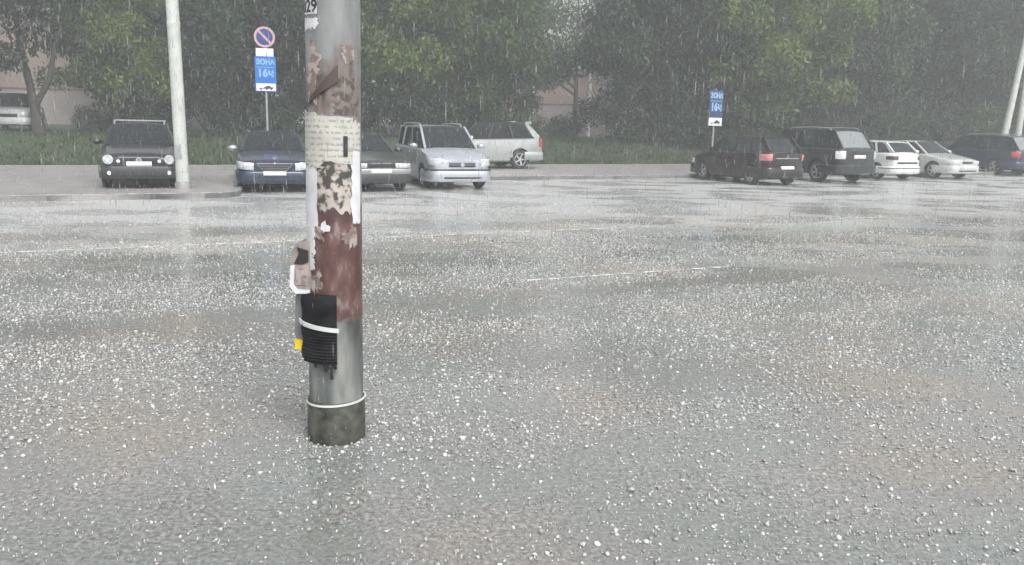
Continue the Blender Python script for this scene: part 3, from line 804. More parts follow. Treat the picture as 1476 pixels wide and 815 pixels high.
q.build('emblem', MT['dark_blue_sign'], em, None)
c.plate(.50, .06, 'front'); c.rails(MT['grey_metal'])
for d in (1.9, 2.9): MB().bar((c.X(d), -.58, 1.50), (c.X(d), .58, 1.50), .05, .025).build('roof_bar', MT['grey_metal'], c.root, None)
front_place(c, 203, 272, 'small black hatchback with round headlights parked on the pavement beside the lamp pole', z=.118, turn=math.radians(-4))
c.strip('rear_bumper', MT['trim'], -1.3, 1.3, .25, .52, .04, 'rear'); c.pairstrip('tail_light', MT['tail'], .62, 1.0, .62, .85, .02, 'rear')

def saloon(name, mat, L=4.5, W=1.76, H=1.43):
    c = Car(name, L, W, [(0, .66), (.1, .72), (.6, .82), (1.25, .92), (3.7, .97), (4.3, .98), (L, .90)], .17, 1.25, 1.95, 3.15, 3.85, H, (.85, L - 1.0), .315, roofw=.70)
    c.body(mat); c.panel('bonnet', mat, .14, 1.2, .84); c.panel('boot_lid', mat, 3.9, L - .12, .84); c.doors([(1.35, 2.4), (2.4, 3.4)])
    return c
# 2 navy saloon with chrome grille
c = saloon('saloon_car', MT['p_navy']); c.mirror_mat = MT['p_silver']; c.cabin([.40, .80]); c.wheels()
c.strip('front_bumper', c.mat, -1.5, 1.5, .22, .50, .05); c.strip('air_intake', MT['black_plastic'], -.6, .6, .26, .36, .056, smooth=None)
g = c.strip('grille', MT['trim'], -.34, .34, .52, .69, .045, smooth=None)
for z, w_ in ((.675, .40), (.62, .32), (.575, .29), (.53, .27)): c.strip('chrome_bar', MT['chrome'], -w_, w_, z, z + (.03 if z > .66 else .014), .056, parent=g, smooth=None)
for sg in (-1, 1):
    c.strip('chrome_bar', MT['chrome'], sg * .27, sg * .40, .52, .545, .055, parent=g, z0b=.66, z1b=.70, smooth=None, step=.03)
    c.strip('headlight', MT['lens'], sg * .47, sg * 1.0, .53, .70, .035, z0b=.58, z1b=.75)
x_, _ = c.outline(0, .03, 'front'); st = MB().tube([(x_ - .12, 0, .76), (x_ - .12, 0, .80)], .006, 5)
for k in range(3):
    a = math.pi / 2 + k * 2.094; st.bar((x_ - .12, 0, .83), (x_ - .12, .032 * math.cos(a), .83 + .032 * math.sin(a)), .007, .005, (1, 0, 0))
st.tube([(x_ - .12, .034 * math.cos(2 * math.pi * k / 14), .83 + .034 * math.sin(2 * math.pi * k / 14)) for k in range(15)], .004, 5)
st.build('emblem', MT['chrome'], c.root, 50)
c.plate(.40, .062, 'front'); c.strip('rear_bumper', c.mat, -1.5, 1.5, .25, .55, .04, 'rear'); c.pairstrip('tail_light', MT['tail'], .5, 1.05, .68, .85, .02, 'rear')
front_place(c, 397, 278, 'dark navy saloon with chrome grille and bright headlights left of the poster covered pole', turn=math.radians(-9))
# 3 grey saloon with twin grille
c = saloon('saloon_car', MT['p_grey'], 4.45, 1.72, 1.40); c.cabin([.40, .80], glass=MT['glass']); c.wheels()
c.strip('front_bumper', MT['p_bumper'], -1.5, 1.5, .44, .58, .05); c.strip('valance', MT['trim'], -1.3, 1.3, .22, .43, .03)
c.strip('front_panel', MT['black_plastic'], -.75, .75, .585, .715, .018, smooth=None)
for sg in (-1, 1):
    g = c.strip('grille', MT['black_plastic'], sg * .03, sg * .25, .60, .71, .03, smooth=None)
    c.strip('chrome_bar', MT['chrome'], sg * .02, sg * .26, .70, .72, .036, parent=g, smooth=None); c.strip('chrome_bar', MT['chrome'], sg * .02, sg * .26, .588, .603, .036, parent=g, smooth=None)
    c.strip('headlight', MT['lens'], sg * .36, sg * .80, .60, .71, .03); c.strip('indicator', MT['tail_white'], sg * .82, sg * .98, .60, .70, .03)
c.plate(.46, .062, 'front'); c.strip('rear_bumper', c.mat, -1.5, 1.5, .25, .55, .04, 'rear'); c.pairstrip('tail_light', MT['tail'], .5, 1.05, .68, .85, .02, 'rear')
front_place(c, 548, 277, 'dark grey saloon with twin grille peeking out from behind the poster covered pole')
# 4 silver people carrier
c = Car('people_carrier', 4.3, 1.74, [(0, .72), (.1, .80), (.5, .93), (.95, 1.03), (2.4, 1.06), (4.1, 1.08), (4.3, .98)], .18, .95, 1.75, 3.85, 4.2, 1.66, (.82, 3.52), .315, roofw=.76)
c.body(MT['p_silver']); c.panel('bonnet', c.mat, .14, .9, .84); c.doors([(1.25, 2.3), (2.3, 3.2)]); c.cabin([.36, .68]); c.wheels()
c.rails(MT['p_silver2'])
bp = c.strip('front_bumper', c.mat, -1.4, 1.4, .22, .52, .055)
c.strip('bumper_moulding', MT['trim'], -1.2, 1.2, .50, .545, .066); c.strip('air_intake', MT['black_plastic'], -.5, .5, .28, .36, .061, smooth=None, parent=bp)
g = c.strip('grille', MT['black_plastic'], -.36, .36, .60, .71, .025, smooth=None); c.strip('chrome_bar', MT['chrome'], -.37, .37, .645, .665, .036, parent=g, smooth=None)
c.pairstrip('headlight', MT['lens'], .50, .98, .60, .80, .03, z0b=.64, z1b=.84)
bd = c.disc('badge', MT['chrome'], 0, .655, .055, .045); c.plate(.40, .062, 'front')
c.strip('rear_bumper', c.mat, -1.4, 1.4, .25, .55, .04, 'rear'); c.pairstrip('tail_light', MT['tail'], .62, .78, .8, 1.0, .01, 'rear')
front_place(c, 664, 274, 'silver people carrier with roof rails parked nose out right of the grey saloon', turn=math.radians(-4))
# 5 silver off-roader on the rear pavement, parallel to the road, nose left
c = Car('off_roader', 4.5, 1.8, [(0, .78), (.1, .86), (.6, .96), (1.2, 1.03), (2.6, 1.07), (4.35, 1.10), (4.5, 1.0)], .24, 1.2, 1.85, 3.75, 4.3, 1.68, (.85, 3.5), .35, roofw=.76)
c.body(MT['p_silver2']); c.panel('bonnet', c.mat, .14, 1.15, .84); c.doors([(1.4, 2.45), (2.45, 3.2)]); c.cabin([.34, .66], rear_pillar=.20, roofmat=MT['p_dark'], pillar=.05, pmat=MT['trim'], glass=MT['dark_glass']); c.wheels()  # dark roof paint stands for the trees reflected in the roof
for sg in (-1, 1): MB().bar((c.X(3.75), sg * .66, 1.64), (c.X(4.0), sg * .63, 1.67), .10, .10, (0, 1, 0)).build('spoiler_end', c.mat, c.root, None)
MB().bar((c.X(3.9), -.68, 1.655), (c.X(3.9), .68, 1.655), .24, .05).build('spoiler', c.mat, c.root, None)
c.strip('rear_bumper', c.mat, -1.6, 1.6, .32, .62, .06, 'rear'); c.pairstrip('tail_light', MT['tail'], .70, .95, .80, 1.10, .02, 'rear'); c.strip('front_bumper', c.mat, -1.5, 1.5, .28, .58, .05); c.pairstrip('headlight', MT['lens'], .45, .98, .64, .82, .03)
c.plate(.68, .03, 'rear')
p = G(750, 243, .118); c.place(p - U * (1.45) + V * .5, -U, 'silver off-roader side on behind the people carrier, rear wheel showing', 'car', GRP, z=.118)
# 6 dark maroon hatchback nose in
c = Car('hatchback', 3.85, 1.70, [(0, .68), (.1, .76), (.5, .88), (.95, .97), (2.4, 1.01), (3.65, 1.05), (3.85, .99)], .17, .95, 1.6, 3.35, 3.72, 1.52, (.75, 3.15), .31, roofw=.72)
c.body(MT['p_maroon']); c.panel('bonnet', c.mat, .14, .94, .84); c.doors([(1.15, 2.3), (2.3, 3.05)]); c.cabin([.40, .76], rear_pillar=.16); c.wheels()
bp = c.strip('rear_bumper', c.mat, -1.5, 1.5, .24, .56, .06, 'rear'); c.pairstrip('tail_light', MT['tail_lit'], .60, .98, .78, .98, .03, 'rear'); c.plate(.50, .075, 'rear')
c.strip('chrome_trim', MT['chrome'], -.45, .45, .84, .865, .02, 'rear'); em = MB(); x_, _ = c.outline(0, .02, 'rear')
for a, b in (((0, .97), (.04, .90)), ((.04, .90), (0, .83)), ((0, .83), (-.04, .90)), ((-.04, .90), (0, .97))): em.bar((x_ - .008, a[0], a[1]), (x_ - .008, b[0], b[1]), .014, .012, (1, 0, 0))
em.build('emblem', MT['chrome'], c.root, None)
c.strip('front_bumper', c.mat, -1.4, 1.4, .22, .52, .05); c.pairstrip('headlight', MT['lens'], .5, .98, .56, .72, .03)
rear_place(c, 1128, 268, 'dark maroon hatchback with pale red tail light, first of the cars on the right')
# 7 black off-roader nose in
c = Car('off_roader', 4.7, 1.86, [(0, .85), (.1, .95), (.7, 1.04), (1.3, 1.10), (2.8, 1.14), (4.55, 1.16), (4.7, 1.05)], .26, 1.3, 1.95, 4.1, 4.55, 1.80, (.9, 3.75), .37, roofw=.77)
c.body(MT['p_dark']); c.panel('bonnet', c.mat, .14, 1.25, .84); c.doors([(1.45, 2.55), (2.55, 3.4)]); c.cabin([.34, .66], rearglass=MT['pale_glass'], rear_pillar=.14); c.wheels(); c.rails(MT['grey_metal'])
bp = c.strip('rear_bumper', c.mat, -1.6, 1.6, .34, .62, .07, 'rear'); c.pairstrip('tail_light', MT['tail_white'], .66, .98, .82, 1.08, .03, 'rear'); c.plate(.84, .02, 'rear')
c.strip('front_bumper', c.mat, -1.5, 1.5, .3, .6, .05); c.pairstrip('headlight', MT['lens'], .5, 1.0, .68, .86, .03)
rear_place(c, 1232, 265, 'large black off-roader with roof rails between the maroon and white hatchbacks')
# 8 white hatchback nose in
c = Car('hatchback', 3.85, 1.62, [(0, .66), (.1, .73), (.5, .84), (1.0, .91), (2.4, .95), (3.65, .99), (3.85, .92)], .17, 1.0, 1.65, 3.25, 3.7, 1.42, (.75, 3.15), .29, roofw=.74)
c.body(MT['p_white']); c.panel('bonnet', c.mat, .14, .94, .84); c.doors([(1.15, 2.25), (2.25, 2.95)]); c.cabin([.40, .76], rear_pillar=.12); c.wheels()
c.strip('rear_bumper', c.mat, -1.4, 1.4, .24, .50, .06, 'rear'); c.strip('bumper_moulding', MT['trim'], -1.2, 1.2, .41, .46, .07, 'rear'); c.strip('tailgate_trim', MT['trim'], -.52, .52, .60, .66, .018, 'rear', smooth=None)
c.pairstrip('tail_light', MT['tail_dark'], .52, .95, .74, .88, .03, 'rear'); c.strip('front_bumper', c.mat, -1.4, 1.4, .22, .5, .05); c.pairstrip('headlight', MT['lens'], .5, .98, .56, .72, .03)
rear_place(c, 1302, 260, 'white hatchback with dark tail lights right of the black off-roader')
# 9 pale saloon, nose to the road
c = saloon('saloon_car', MT['p_cream'], 4.4, 1.70, 1.42); c.cabin([.40, .80]); c.wheels()
c.strip('front_bumper', c.mat, -1.5, 1.5, .24, .52, .05); c.strip('air_intake', MT['trim'], -.5, .5, .28, .37, .056, smooth=None); c.strip('grille', MT['trim'], -.28, .28, .60, .68, .02, smooth=None)
c.pairstrip('headlight', MT['lens'], .36, .92, .57, .71, .03); c.plate(.42, .062, 'front'); c.strip('rear_bumper', c.mat, -1.5, 1.5, .25, .55, .04, 'rear'); c.pairstrip('tail_light', MT['tail'], .5, 1.05, .68, .85, .02, 'rear')
front_place(c, 1388, 259, 'pale silver green saloon parked nose out beside the white hatchback')
# 10 dark blue estate/off-roader nose in
c = Car('estate_car', 4.7, 1.82, [(0, .78), (.1, .86), (.7, .97), (1.3, 1.03), (2.8, 1.07), (4.55, 1.10), (4.7, 1.0)], .22, 1.3, 1.95, 4.2, 4.6, 1.70, (.9, 3.75), .35, roofw=.77)
c.body(MT['p_blue']); c.panel('bonnet', c.mat, .14, 1.25, .84); c.doors([(1.45, 2.55), (2.55, 3.4)]); c.cabin([.34, .66], rearglass=MT['pale_glass']); c.wheels(); c.rails(MT['grey_metal'])
c.strip('rear_bumper', c.mat, -1.6, 1.6, .3, .6, .06, 'rear'); c.pairstrip('tail_light', MT['tail'], .66, 1.0, .78, 1.02, .03, 'rear'); c.plate(.72, .02, 'rear')
c.strip('front_bumper', c.mat, -1.5, 1.5, .28, .58, .05); c.pairstrip('headlight', MT['lens'], .5, 1.0, .64, .82, .03)
rear_place(c, 1478, 254, 'dark blue estate car with roof rails at the right edge below the leaning poles')
# 11 white car far left behind the bank
c = Car('off_roader', 4.5, 1.8, [(0, .82), (.1, .90), (.6, 1.0), (1.2, 1.05), (2.6, 1.08), (4.35, 1.10), (4.5, 1.0)], .24, 1.2, 1.85, 4.0, 4.4, 1.74, (.85, 3.6), .35, roofw=.77)
c.body(MT['p_white']); c.panel('bonnet', c.mat, .14, 1.15, .84); c.doors([(1.4, 2.45), (2.45, 3.2)]); c.cabin([.34, .66]); c.wheels()
c.strip('front_bumper', MT['p_white'], -1.5, 1.5, .3, .6, .05); c.strip('grille', MT['black_plastic'], -.4, .4, .62, .76, .03, smooth=None); c.pairstrip('headlight', MT['lens'], .48, .98, .62, .80, .03)
c.pairstrip('fog_light', MT['lens'], .62, .78, .36, .46, .06); c.strip('rear_bumper', c.mat, -1.5, 1.5, .3, .6, .05, 'rear')
q = AT(8, 182, 39); u_, v_ = to_uv(q)
c.place(Vector((q.x, q.y + 1.0, 0)), Vector((.35, -.94, 0)).normalized(), 'white off-roader cut by the left edge, standing above the grass bank', 'car', None, z=bank_z(v_) + .02)
# 12 pale car in the bushes in the middle
c = Car('hatchback', 3.85, 1.62, [(0, .66), (.1, .73), (.5, .84), (1.0, .91), (2.4, .95), (3.65, .99), (3.85, .92)], .17, 1.0, 1.65, 3.25, 3.7, 1.42, (.75, 3.15), .29, roofw=.74)
c.body(MT['p_white']); c.panel('bonnet', c.mat, .14, .94, .84); c.doors([(1.15, 2.25), (2.25, 2.95)]); c.cabin([.40, .76]); c.wheels(); c.strip('front_bumper', c.mat, -1.4, 1.4, .22, .5, .05); c.pairstrip('headlight', MT['lens'], .5, .98, .56, .72, .03)
q = AT(908, 190, 52); u_, v_ = to_uv(q)
c.place(Vector((q.x, 52, 0)), Vector((-.8, -.6, 0)), 'white hatchback half hidden by the bushes right of the pink house', 'car', None, z=bank_z(v_))

# ------------------------------------------------------------------ lamp poles
def lamp_pole(base, h, r0, r1, lean, label, sleeve=None, group='concrete lamp poles', name='lamp_pole', arm=1.6):
    o = empty(name, base); o.rotation_euler = (lean[1], lean[0], 0)
    n = 12; zs = [0, .02] + list(np.linspace(.5, h, 12))
    MB().tube([(0, 0, z - .1) for z in zs], [r0 + (r1 - r0) * z / h for z in zs], n).build('shaft', MT['concrete_pole'], o, 50)
    MB().tube([(0, 0, -.1), (0, 0, .12), (0, 0, .16)], [r0 * 1.25, r0 * 1.25, r0 * 1.02], n).build('footing', MT['kerb'], o, 40)
    MB().box(-.06, .06, -r0 - .012, -r0 * .6, .7, 1.0).build('service_hatch', MT['grey_metal'], o, None)
    if sleeve: MB().tube([(0, 0, sleeve - .03), (0, 0, sleeve), (0, 0, sleeve + .12), (0, 0, sleeve + .15)], [r0 * .9, r0 * .97, r0 * .97, r0 * .85], n).build('collar', MT['concrete_pole'], o, 40)
    a = MB().tube([(0, 0, h - .15), (0, -.1, h + .4), (0, -.6, h + .75), (0, -arm, h + .9)], [r1 * .6, r1 * .55, .04, .035], 8).build('arm', MT['grey_metal'], o, 50)
    q = MB(); q.loft([[(x * w_, -arm - y, h + .9 + z) for x, z in ((-1, 0), (-.8, .1), (.8, .1), (1, 0), (.8, -.05), (-.8, -.05))] for y, w_ in ((0, .06), (.15, .13), (.55, .13), (.65, .05))])
    q.build('lamp_head', MT['grey_metal'], o, 40)
    return tag(o, label, 'lamp pole', group)
b = G(264, 272, .118)
lamp_pole(b, 9.0, .145, .12, (math.radians(-.4), 0), 'pale concrete lamp pole on the pavement right beside the black hatchback', sleeve=3.55)
b = AT(1441, 215, 43); b.z = .12
lamp_pole(b, 9.5, .17, .12, (math.radians(5.5), 0), 'leaning pale pole behind the dark blue estate car, the left one of two')
b = AT(1464, 215, 46); b.z = .12
lamp_pole(b, 9.5, .17, .12, (math.radians(1), 0), 'upright pale pole at the very right edge beside the leaning one')
b = AT(848, 180, 62); b.z = bank_z(50)
o = empty('mast', b)
MB().tube([(0, 0, -.1), (0, 0, 5), (0, 0, 12)], [.16, .13, .1], 10).build('shaft', MT['concrete_pole'], o, 50)
MB().bar((-.3, 0, 9.75), (1.6, 0, 9.75), .14, .14).build('crossarm', MT['concrete_pole'], o, None)
MB().bar((-.9, 0, 11), (.9, 0, 11), .12, .12).build('crossarm', MT['concrete_pole'], o, None)
tag(o, 'thin white mast with crossarm in front of the pale tall block', 'mast')

# ------------------------------------------------------------------ signs
def text_mesh(txt, size, mat, parent, loc, name='lettering', ext=.003, sx=1.0):
    cu = bpy.data.curves.new('t', 'FONT'); cu.body = txt; cu.size = size; cu.extrude = ext; cu.align_x = 'CENTER'; cu.align_y = 'CENTER'; cu.resolution_u = 2
    cu.offset = size * .045
    t = bpy.data.objects.new('t', cu); col.objects.link(t); bpy.context.view_layer.update()
    me = bpy.data.meshes.new_from_object(t.evaluated_get(bpy.context.evaluated_depsgraph_get())); bpy.data.objects.remove(t)
    o = link_mesh(name, me, None, parent); me.materials.clear(); me.materials.append(mat)
    o.rotation_euler = (math.pi / 2, 0, 0); o.location = loc; o.scale = (sx, 1, 1); return o
def parking_sign(base, scale, zt, with_disc, label, rz, blue='blue_sign'):
    """zt: height of the foot of the white strip"""
    o = empty('parking_sign', base, rz); s = scale
    wb_, hb = .60 * s, 1.0 * s
    MB().tube([(0, .05, -.1), (0, .05, zt + hb + (.75 * s if with_disc else .05))], .032, 10).build('post', MT['grey_metal'], o, 50)
    bd = MB().box(-wb_ / 2, wb_ / 2, -.008, .008, zt, zt + hb).build('sign_board', MT[blue], o, None)
    MB().box(-wb_ / 2 + .02, wb_ / 2 - .02, -.0125, -.0085, zt + .015, zt + .23 * s).build('white_strip', MT['white_sign'], bd, None)
    # tow truck pictogram on the strip
    q = MB(); zc = zt + .11 * s
    q.box(-.06 * s, .20 * s, -.0165, -.013, zc - .03 * s, zc + .012 * s); q.box(.0, .13 * s, -.0165, -.013, zc + .012 * s, zc + .05 * s); q.box(-.20 * s, -.06 * s, -.0165, -.013, zc - .03 * s, zc - .015 * s)
    for x in (-.15, .02, .15): q.tube([(x * s, -.0165, zc - .04 * s), (x * s, -.013, zc - .04 * s)], .025 * s, 10)
    q.build('pictogram', MT['dark_print'], bd, None)
    text_mesh('ЗОНА', .20 * s, MT['light_blue'], bd, (0, -.012, zt + .84 * s), sx=.95); text_mesh('16ч', .30 * s, MT['light_blue'], bd, (0, -.012, zt + .52 * s))
    MB().box(-.25 * s, .25 * s, -.0125, -.0085, zt + .69 * s, zt + .705 * s).build('divider', MT['light_blue'], bd, None)
    for z in (zt + .2, zt + hb - .2): MB().box(-.05, .05, .009, .09, z - .02, z + .02).build('clamp', MT['grey_metal'], o, None)
    if with_disc:
        MB().box(-.26 * s, .24 * s, -.008, .008, zt + hb + .01, zt + hb + .24 * s).build('small_plate', MT['white_sign'], o, None)
        zc = zt + hb + .24 * s + .32 * s; R = .30 * s; n = 28
        d = MB().tube([(0, .008, zc), (0, -.008, zc)], R, n).build('sign_disc', MT['dark_blue_sign'], o, 40)
        ring = [[(rr * math.cos(2 * math.pi * k / n), y, zc + rr * math.sin(2 * math.pi * k / n)) for y, rr in ((-.008, R), (-.014, R), (-.014, R * .78), (-.008, R * .78))] for k in range(n + 1)]
        MB().loft(ring, True, False).build('red_ring', MT['red_sign'], d, 40)
        MB().bar((-R * .62, -.0125, zc + R * .62), (R * .62, -.0125, zc - R * .62), R * .2, .006, (0, 1, 0)).build('red_stroke', MT['red_sign'], d, None)
    return tag(o, label, 'sign', 'parking signs')
D1 = 25.5
pb = AT(386, 200, D1); pb.z = .118
zt1 = AT(382, 132, D1).z; sc1 = (AT(380, 82, D1).z - zt1) / 1.0
parking_sign(pb, sc1, zt1 - .118, True, 'round no parking sign above a blue board behind the navy saloon', math.radians(14))
D2 = 31.5
pb = AT(1029, 200, D2); pb.z = .118
zt2 = AT(1030, 182, D2).z; sc2 = (AT(1030, 130, D2).z - zt2)
parking_sign(pb, sc2, zt2 - .118, False, 'blue board on a thin post beside the maroon hatchback', math.radians(38), 'blue_sign2')

# ------------------------------------------------------------------ the poster covered pole in front
PB = G(478, 641); PR = .148
PB = PB + Vector((0, PR * .9, 0)); DF = PB.y - PR
def pz(py, px=482): return AT(px, py, DF).z
def pole_mat():
    m, n, l, b = new_mat('stained_concrete')
    tc = n.new('ShaderNodeTexCoord'); sp = n.new('ShaderNodeSeparateXYZ'); l.new(tc.outputs['Object'], sp.inputs[0])
    st = noise(n, l, 9.0, 6, stretch=(1, 1, .22)); blot = noise(n, l, 14.0, 5, stretch=(1, 1, .6)); fine = noise(n, l, 90, 3)
    def zmask(z0, z1, soft=.03, wob=.10):
        # 1 between z0 and z1, edge broken up by noise
        w = n.new('ShaderNodeMath'); w.operation = 'MULTIPLY_ADD'; l.new(blot.outputs[0], w.inputs[0]); w.inputs[1].default_value = wob * 2; w.inputs[2].default_value = -wob
        z = n.new('ShaderNodeMath'); z.operation = 'ADD'; l.new(sp.outputs['Z'], z.inputs[0]); l.new(w.outputs[0], z.inputs[1])
        a = n.new('ShaderNodeMapRange'); a.inputs[1].default_value = z0 - soft; a.inputs[2].default_value = z0 + soft; l.new(z.outputs[0], a.inputs[0])
        c_ = n.new('ShaderNodeMapRange'); c_.inputs[1].default_value = z1 - soft; c_.inputs[2].default_value = z1 + soft; c_.inputs[3].default_value = 1; c_.inputs[4].default_value = 0; l.new(z.outputs[0], c_.inputs[0])
        k = n.new('ShaderNodeMath'); k.operation = 'MULTIPLY'; l.new(a.outputs[0], k.inputs[0]); l.new(c_.outputs[0], k.inputs[1]); return k.outputs[0]
    def mul(a, bb):
        k = n.new('ShaderNodeMath'); k.operation = 'MULTIPLY'; l.new(a, k.inputs[0])
        if isinstance(bb, float): k.inputs[1].default_value = bb
        else: l.new(bb, k.inputs[1])
        return k.outputs[0]
    grey = ramp(n, l, st.outputs[0], [(.32, (.15, .16, .16)), (.5, (.23, .24, .24)), (.7, (.31, .32, .31))]).outputs[0]
    brown = ramp(n, l, noise(n, l, 16.0, 6, stretch=(1, 1, .22)).outputs[0], [(.32, (.05, .035, .032)), (.46, (.15, .11, .10)), (.58, (.24, .19, .17)), (.74, (.11, .08, .075))]).outputs[0]
    red = ramp(n, l, blot.outputs[0], [(.3, (.06, .03, .028)), (.5, (.11, .055, .05)), (.6, (.15, .085, .078)), (.68, (.26, .20, .19))]).outputs[0]
    teal = ramp(n, l, st.outputs[0], [(.34, (.05, .055, .05)), (.46, (.12, .13, .125)), (.56, (.18, .19, .185)), (.68, (.30, .30, .28))]).outputs[0]
    c = mix(n, l, mul(zmask(pz(175), pz(88), .10, .35), .9), grey, brown)
    c = mix(n, l, zmask(pz(470), pz(300)), c, red)
    c = mix(n, l, zmask(-.2, pz(465), .01, .02), c, teal)
    l.new(c, b.inputs['Base Color']); b.inputs['Roughness'].default_value = .45
    bump(n, l, b, fine.outputs[0], .25, .006)
    return m
MT['pole'] = pole_mat()
pole = empty('utility_pole', PB); pole.rotation_euler = (0, .0094, 0)
nseg = 40
MB().tube([(0, 0, z) for z in np.linspace(-.1, 7.5, 30)], [PR - .004 * z for z in np.linspace(-.1, 7.5, 30)], nseg).build('shaft', MT['pole'], pole, 50)
MT['moss'] = simple('mossy_collar', (.05, .053, .042), .6, var=.75, scale=14, bumpy=.5)
zc_ = pz(583)
MB().tube([(0, 0, -.06), (0, 0, zc_ - .01), (0, 0, zc_)], [PR + .012, PR + .010, PR + .002], nseg).build('collar', MT['moss'], pole, 40)
MT['paper'] = None
def paper_mat(name, c, lines=None, blot=None, amount=.5):
    m, n, l, b = new_mat(name)
    t = noise(n, l, 9, 5); f = noise(n, l, 50, 3)
    out = ramp(n, l, t.outputs[0], [(.3, tuple(x * .78 for x in c)), (.65, c)]).outputs[0]
    if lines:
        tc = n.new('ShaderNodeTexCoord'); sp = n.new('ShaderNodeSeparateXYZ'); l.new(tc.outputs['Object'], sp.inputs[0])
        w = n.new('ShaderNodeMath'); w.operation = 'MULTIPLY'; l.new(sp.outputs['Z'], w.inputs[0]); w.inputs[1].default_value = lines
        fr = n.new('ShaderNodeMath'); fr.operation = 'FRACT'; l.new(w.outputs[0], fr.inputs[0])
        lt = n.new('ShaderNodeMath'); lt.operation = 'LESS_THAN'; l.new(fr.outputs[0], lt.inputs[0]); lt.inputs[1].default_value = .42
        wd = noise(n, l, 60, 2, stretch=(1, 1, .6)); g = n.new('ShaderNodeMath'); g.operation = 'GREATER_THAN'; l.new(wd.outputs[0], g.inputs[0]); g.inputs[1].default_value = .49
        k = n.new('ShaderNodeMath'); k.operation = 'MULTIPLY'; l.new(lt.outputs[0], k.inputs[0]); l.new(g.outputs[0], k.inputs[1])
        k2 = n.new('ShaderNodeMath'); k2.operation = 'MULTIPLY'; l.new(k.outputs[0], k2.inputs[0]); k2.inputs[1].default_value = .5
        out = mix(n, l, k2.outputs[0], out, (.16, .15, .14))
    if blot:
        bn = noise(n, l, 22, 4); r = ramp(n, l, bn.outputs[0], [(.45, (0, 0, 0)), (.54, (1, 1, 1))]); out = mix(n, l, r.outputs[0], blot, out)
    l.new(out, b.inputs['Base Color']); b.inputs['Roughness'].default_value = .5; bump(n, l, b, f.outputs[0], .2, .003)
    return m
MT['notice'] = paper_mat('printed_notice', (.55, .54, .49), lines=34)
MT['strip'] = paper_mat('white_paper', (.72, .72, .75))
MT['photo'] = paper_mat('dark_blotchy_poster', (.50, .45, .41), blot=(.065, .058, .05))
MT['bits'] = paper_mat('torn_paper', (.42, .36, .34), blot=(.20, .15, .14))
MT['brownstain'] = paper_mat('brown_streak', (.085, .062, .056))
MT['cover'] = paper_mat('grey_film', (.20, .17, .155), blot=(.09, .07, .062))
def wrap(name, mat, x0, x1, y0, y1, off=.003, torn=(0, 0, 0, 0), parent=pole, n=14, seed=1, skew=0.0, curl=0):
    """sheet glued to the shaft, given by the picture's x range on the shaft (445..522) and y range; torn = roughness left,right,top,bottom"""
    r = random.Random(seed)
    th = lambda x: math.asin(max(-.995, min(.995, (x - 483.0) / 40.0)))
    a0, a1, zt_, zb = th(x0), th(x1), pz(y0), pz(y1)
    nz = 14; outer, inner = [], []
    jl = [r.uniform(0, torn[0]) for _ in range(nz + 1)]; jr = [r.uniform(0, torn[1]) for _ in range(nz + 1)]
    jt = [r.uniform(0, torn[2]) for _ in range(n + 1)]; jb = [r.uniform(0, torn[3]) for _ in range(n + 1)]
    for i in range(nz + 1):
        t = i / nz; ro, ri = [], []
        for j in range(n + 1):
            q = j / n; a = (a0 + jl[i]) * (1 - q) + (a1 - jr[i]) * q
            z = (zb + jb[j]) * (1 - t) + (zt_ - jt[j]) * t + skew * (q - .5)
            R = PR - .004 * z + off + curl * max(0, t - .8) * 5 * q
            ro.append((R * math.sin(a), -R * math.cos(a), z)); ri.append(((R - .003) * math.sin(a), -(R - .003) * math.cos(a), z))
        outer.append(ro); inner.append(ri)
    return MB().shell(outer, inner).build(name, mat, parent, 60)
st = wrap('sticker', MT['strip'], 446, 468, -2, 20, .004)
wrap('paper_strip', MT['strip'], 446, 471, 24, 47, .003, torn=(0, .1, .01, .03), seed=2)
wrap('brown_stain', MT['bits'], 450, 476, 52, 158, .003, torn=(.3, .5, .06, .1), seed=3)
# dark diagonal streak
mb = MB(); N = 16; o_, i_ = [], []
for k in range(N + 1):
    t = k / N; px_ = 447 + (497 - 447) * t; py_ = 155 + (102 - 155) * t; w_ = .006 + .028 * t ** 1.5
    a = math.asin((px_ - 483) / 40); z = pz(py_)
    o_.append([((PR + .004) * math.sin(a), -(PR + .004) * math.cos(a), z + s_ * w_ - .02 * t * (s_ < 0)) for s_ in (-1, 0, 1)]); i_.append([((PR) * math.sin(a), -(PR) * math.cos(a), z + s_ * w_) for s_ in (-1, 0, 1)])
mb.shell(o_, i_).build('dark_tape_strip', MT['brownstain'], pole, 60)
wrap('old_film', MT['cover'], 488, 521, 105, 166, .0025, torn=(.25, 0, .05, .0), seed=7)
wrap('notice', MT['notice'], 444.5, 515, 163, 234, .007, torn=(0, .05, .015, .01), skew=-.035, seed=4)
wrap('paper_strip', MT['notice'], 500, 521.5, 170, 215, .009, torn=(.2, 0, .04, .01), skew=-.03, seed=14)
wrap('paper_strip', MT['strip'], 444.5, 467, 232, 330, .005, torn=(0, .06, .0, .012), seed=5)
wrap('paper_strip', MT['strip'], 511, 521.8, 205, 326, .005, torn=(.15, 0, .0, .02), seed=6)
wrap('picture_poster', MT['photo'], 466, 514, 228, 312, .0045, torn=(.05, .1, .01, .05), seed=8)
wrap('torn_paper', MT['bits'], 446, 478, 326, 352, .004, torn=(0, .35, .02, .05), seed=9)
wrap('torn_paper', MT['strip'], 447, 460, 345, 372, .005, torn=(0, .1, .01, .02), seed=10)
wrap('torn_paper', MT['bits'], 497, 519, 328, 362, .004, torn=(.4, .1, .05, .07), seed=11)
wrap('torn_paper', MT['strip'], 446, 463, 326, 372, .006, torn=(0, .12, .01, .03), seed=31)
wrap('torn_paper', MT['strip'], 445, 462, 366, 398, .006, torn=(0, .3, .02, .05), seed=21)
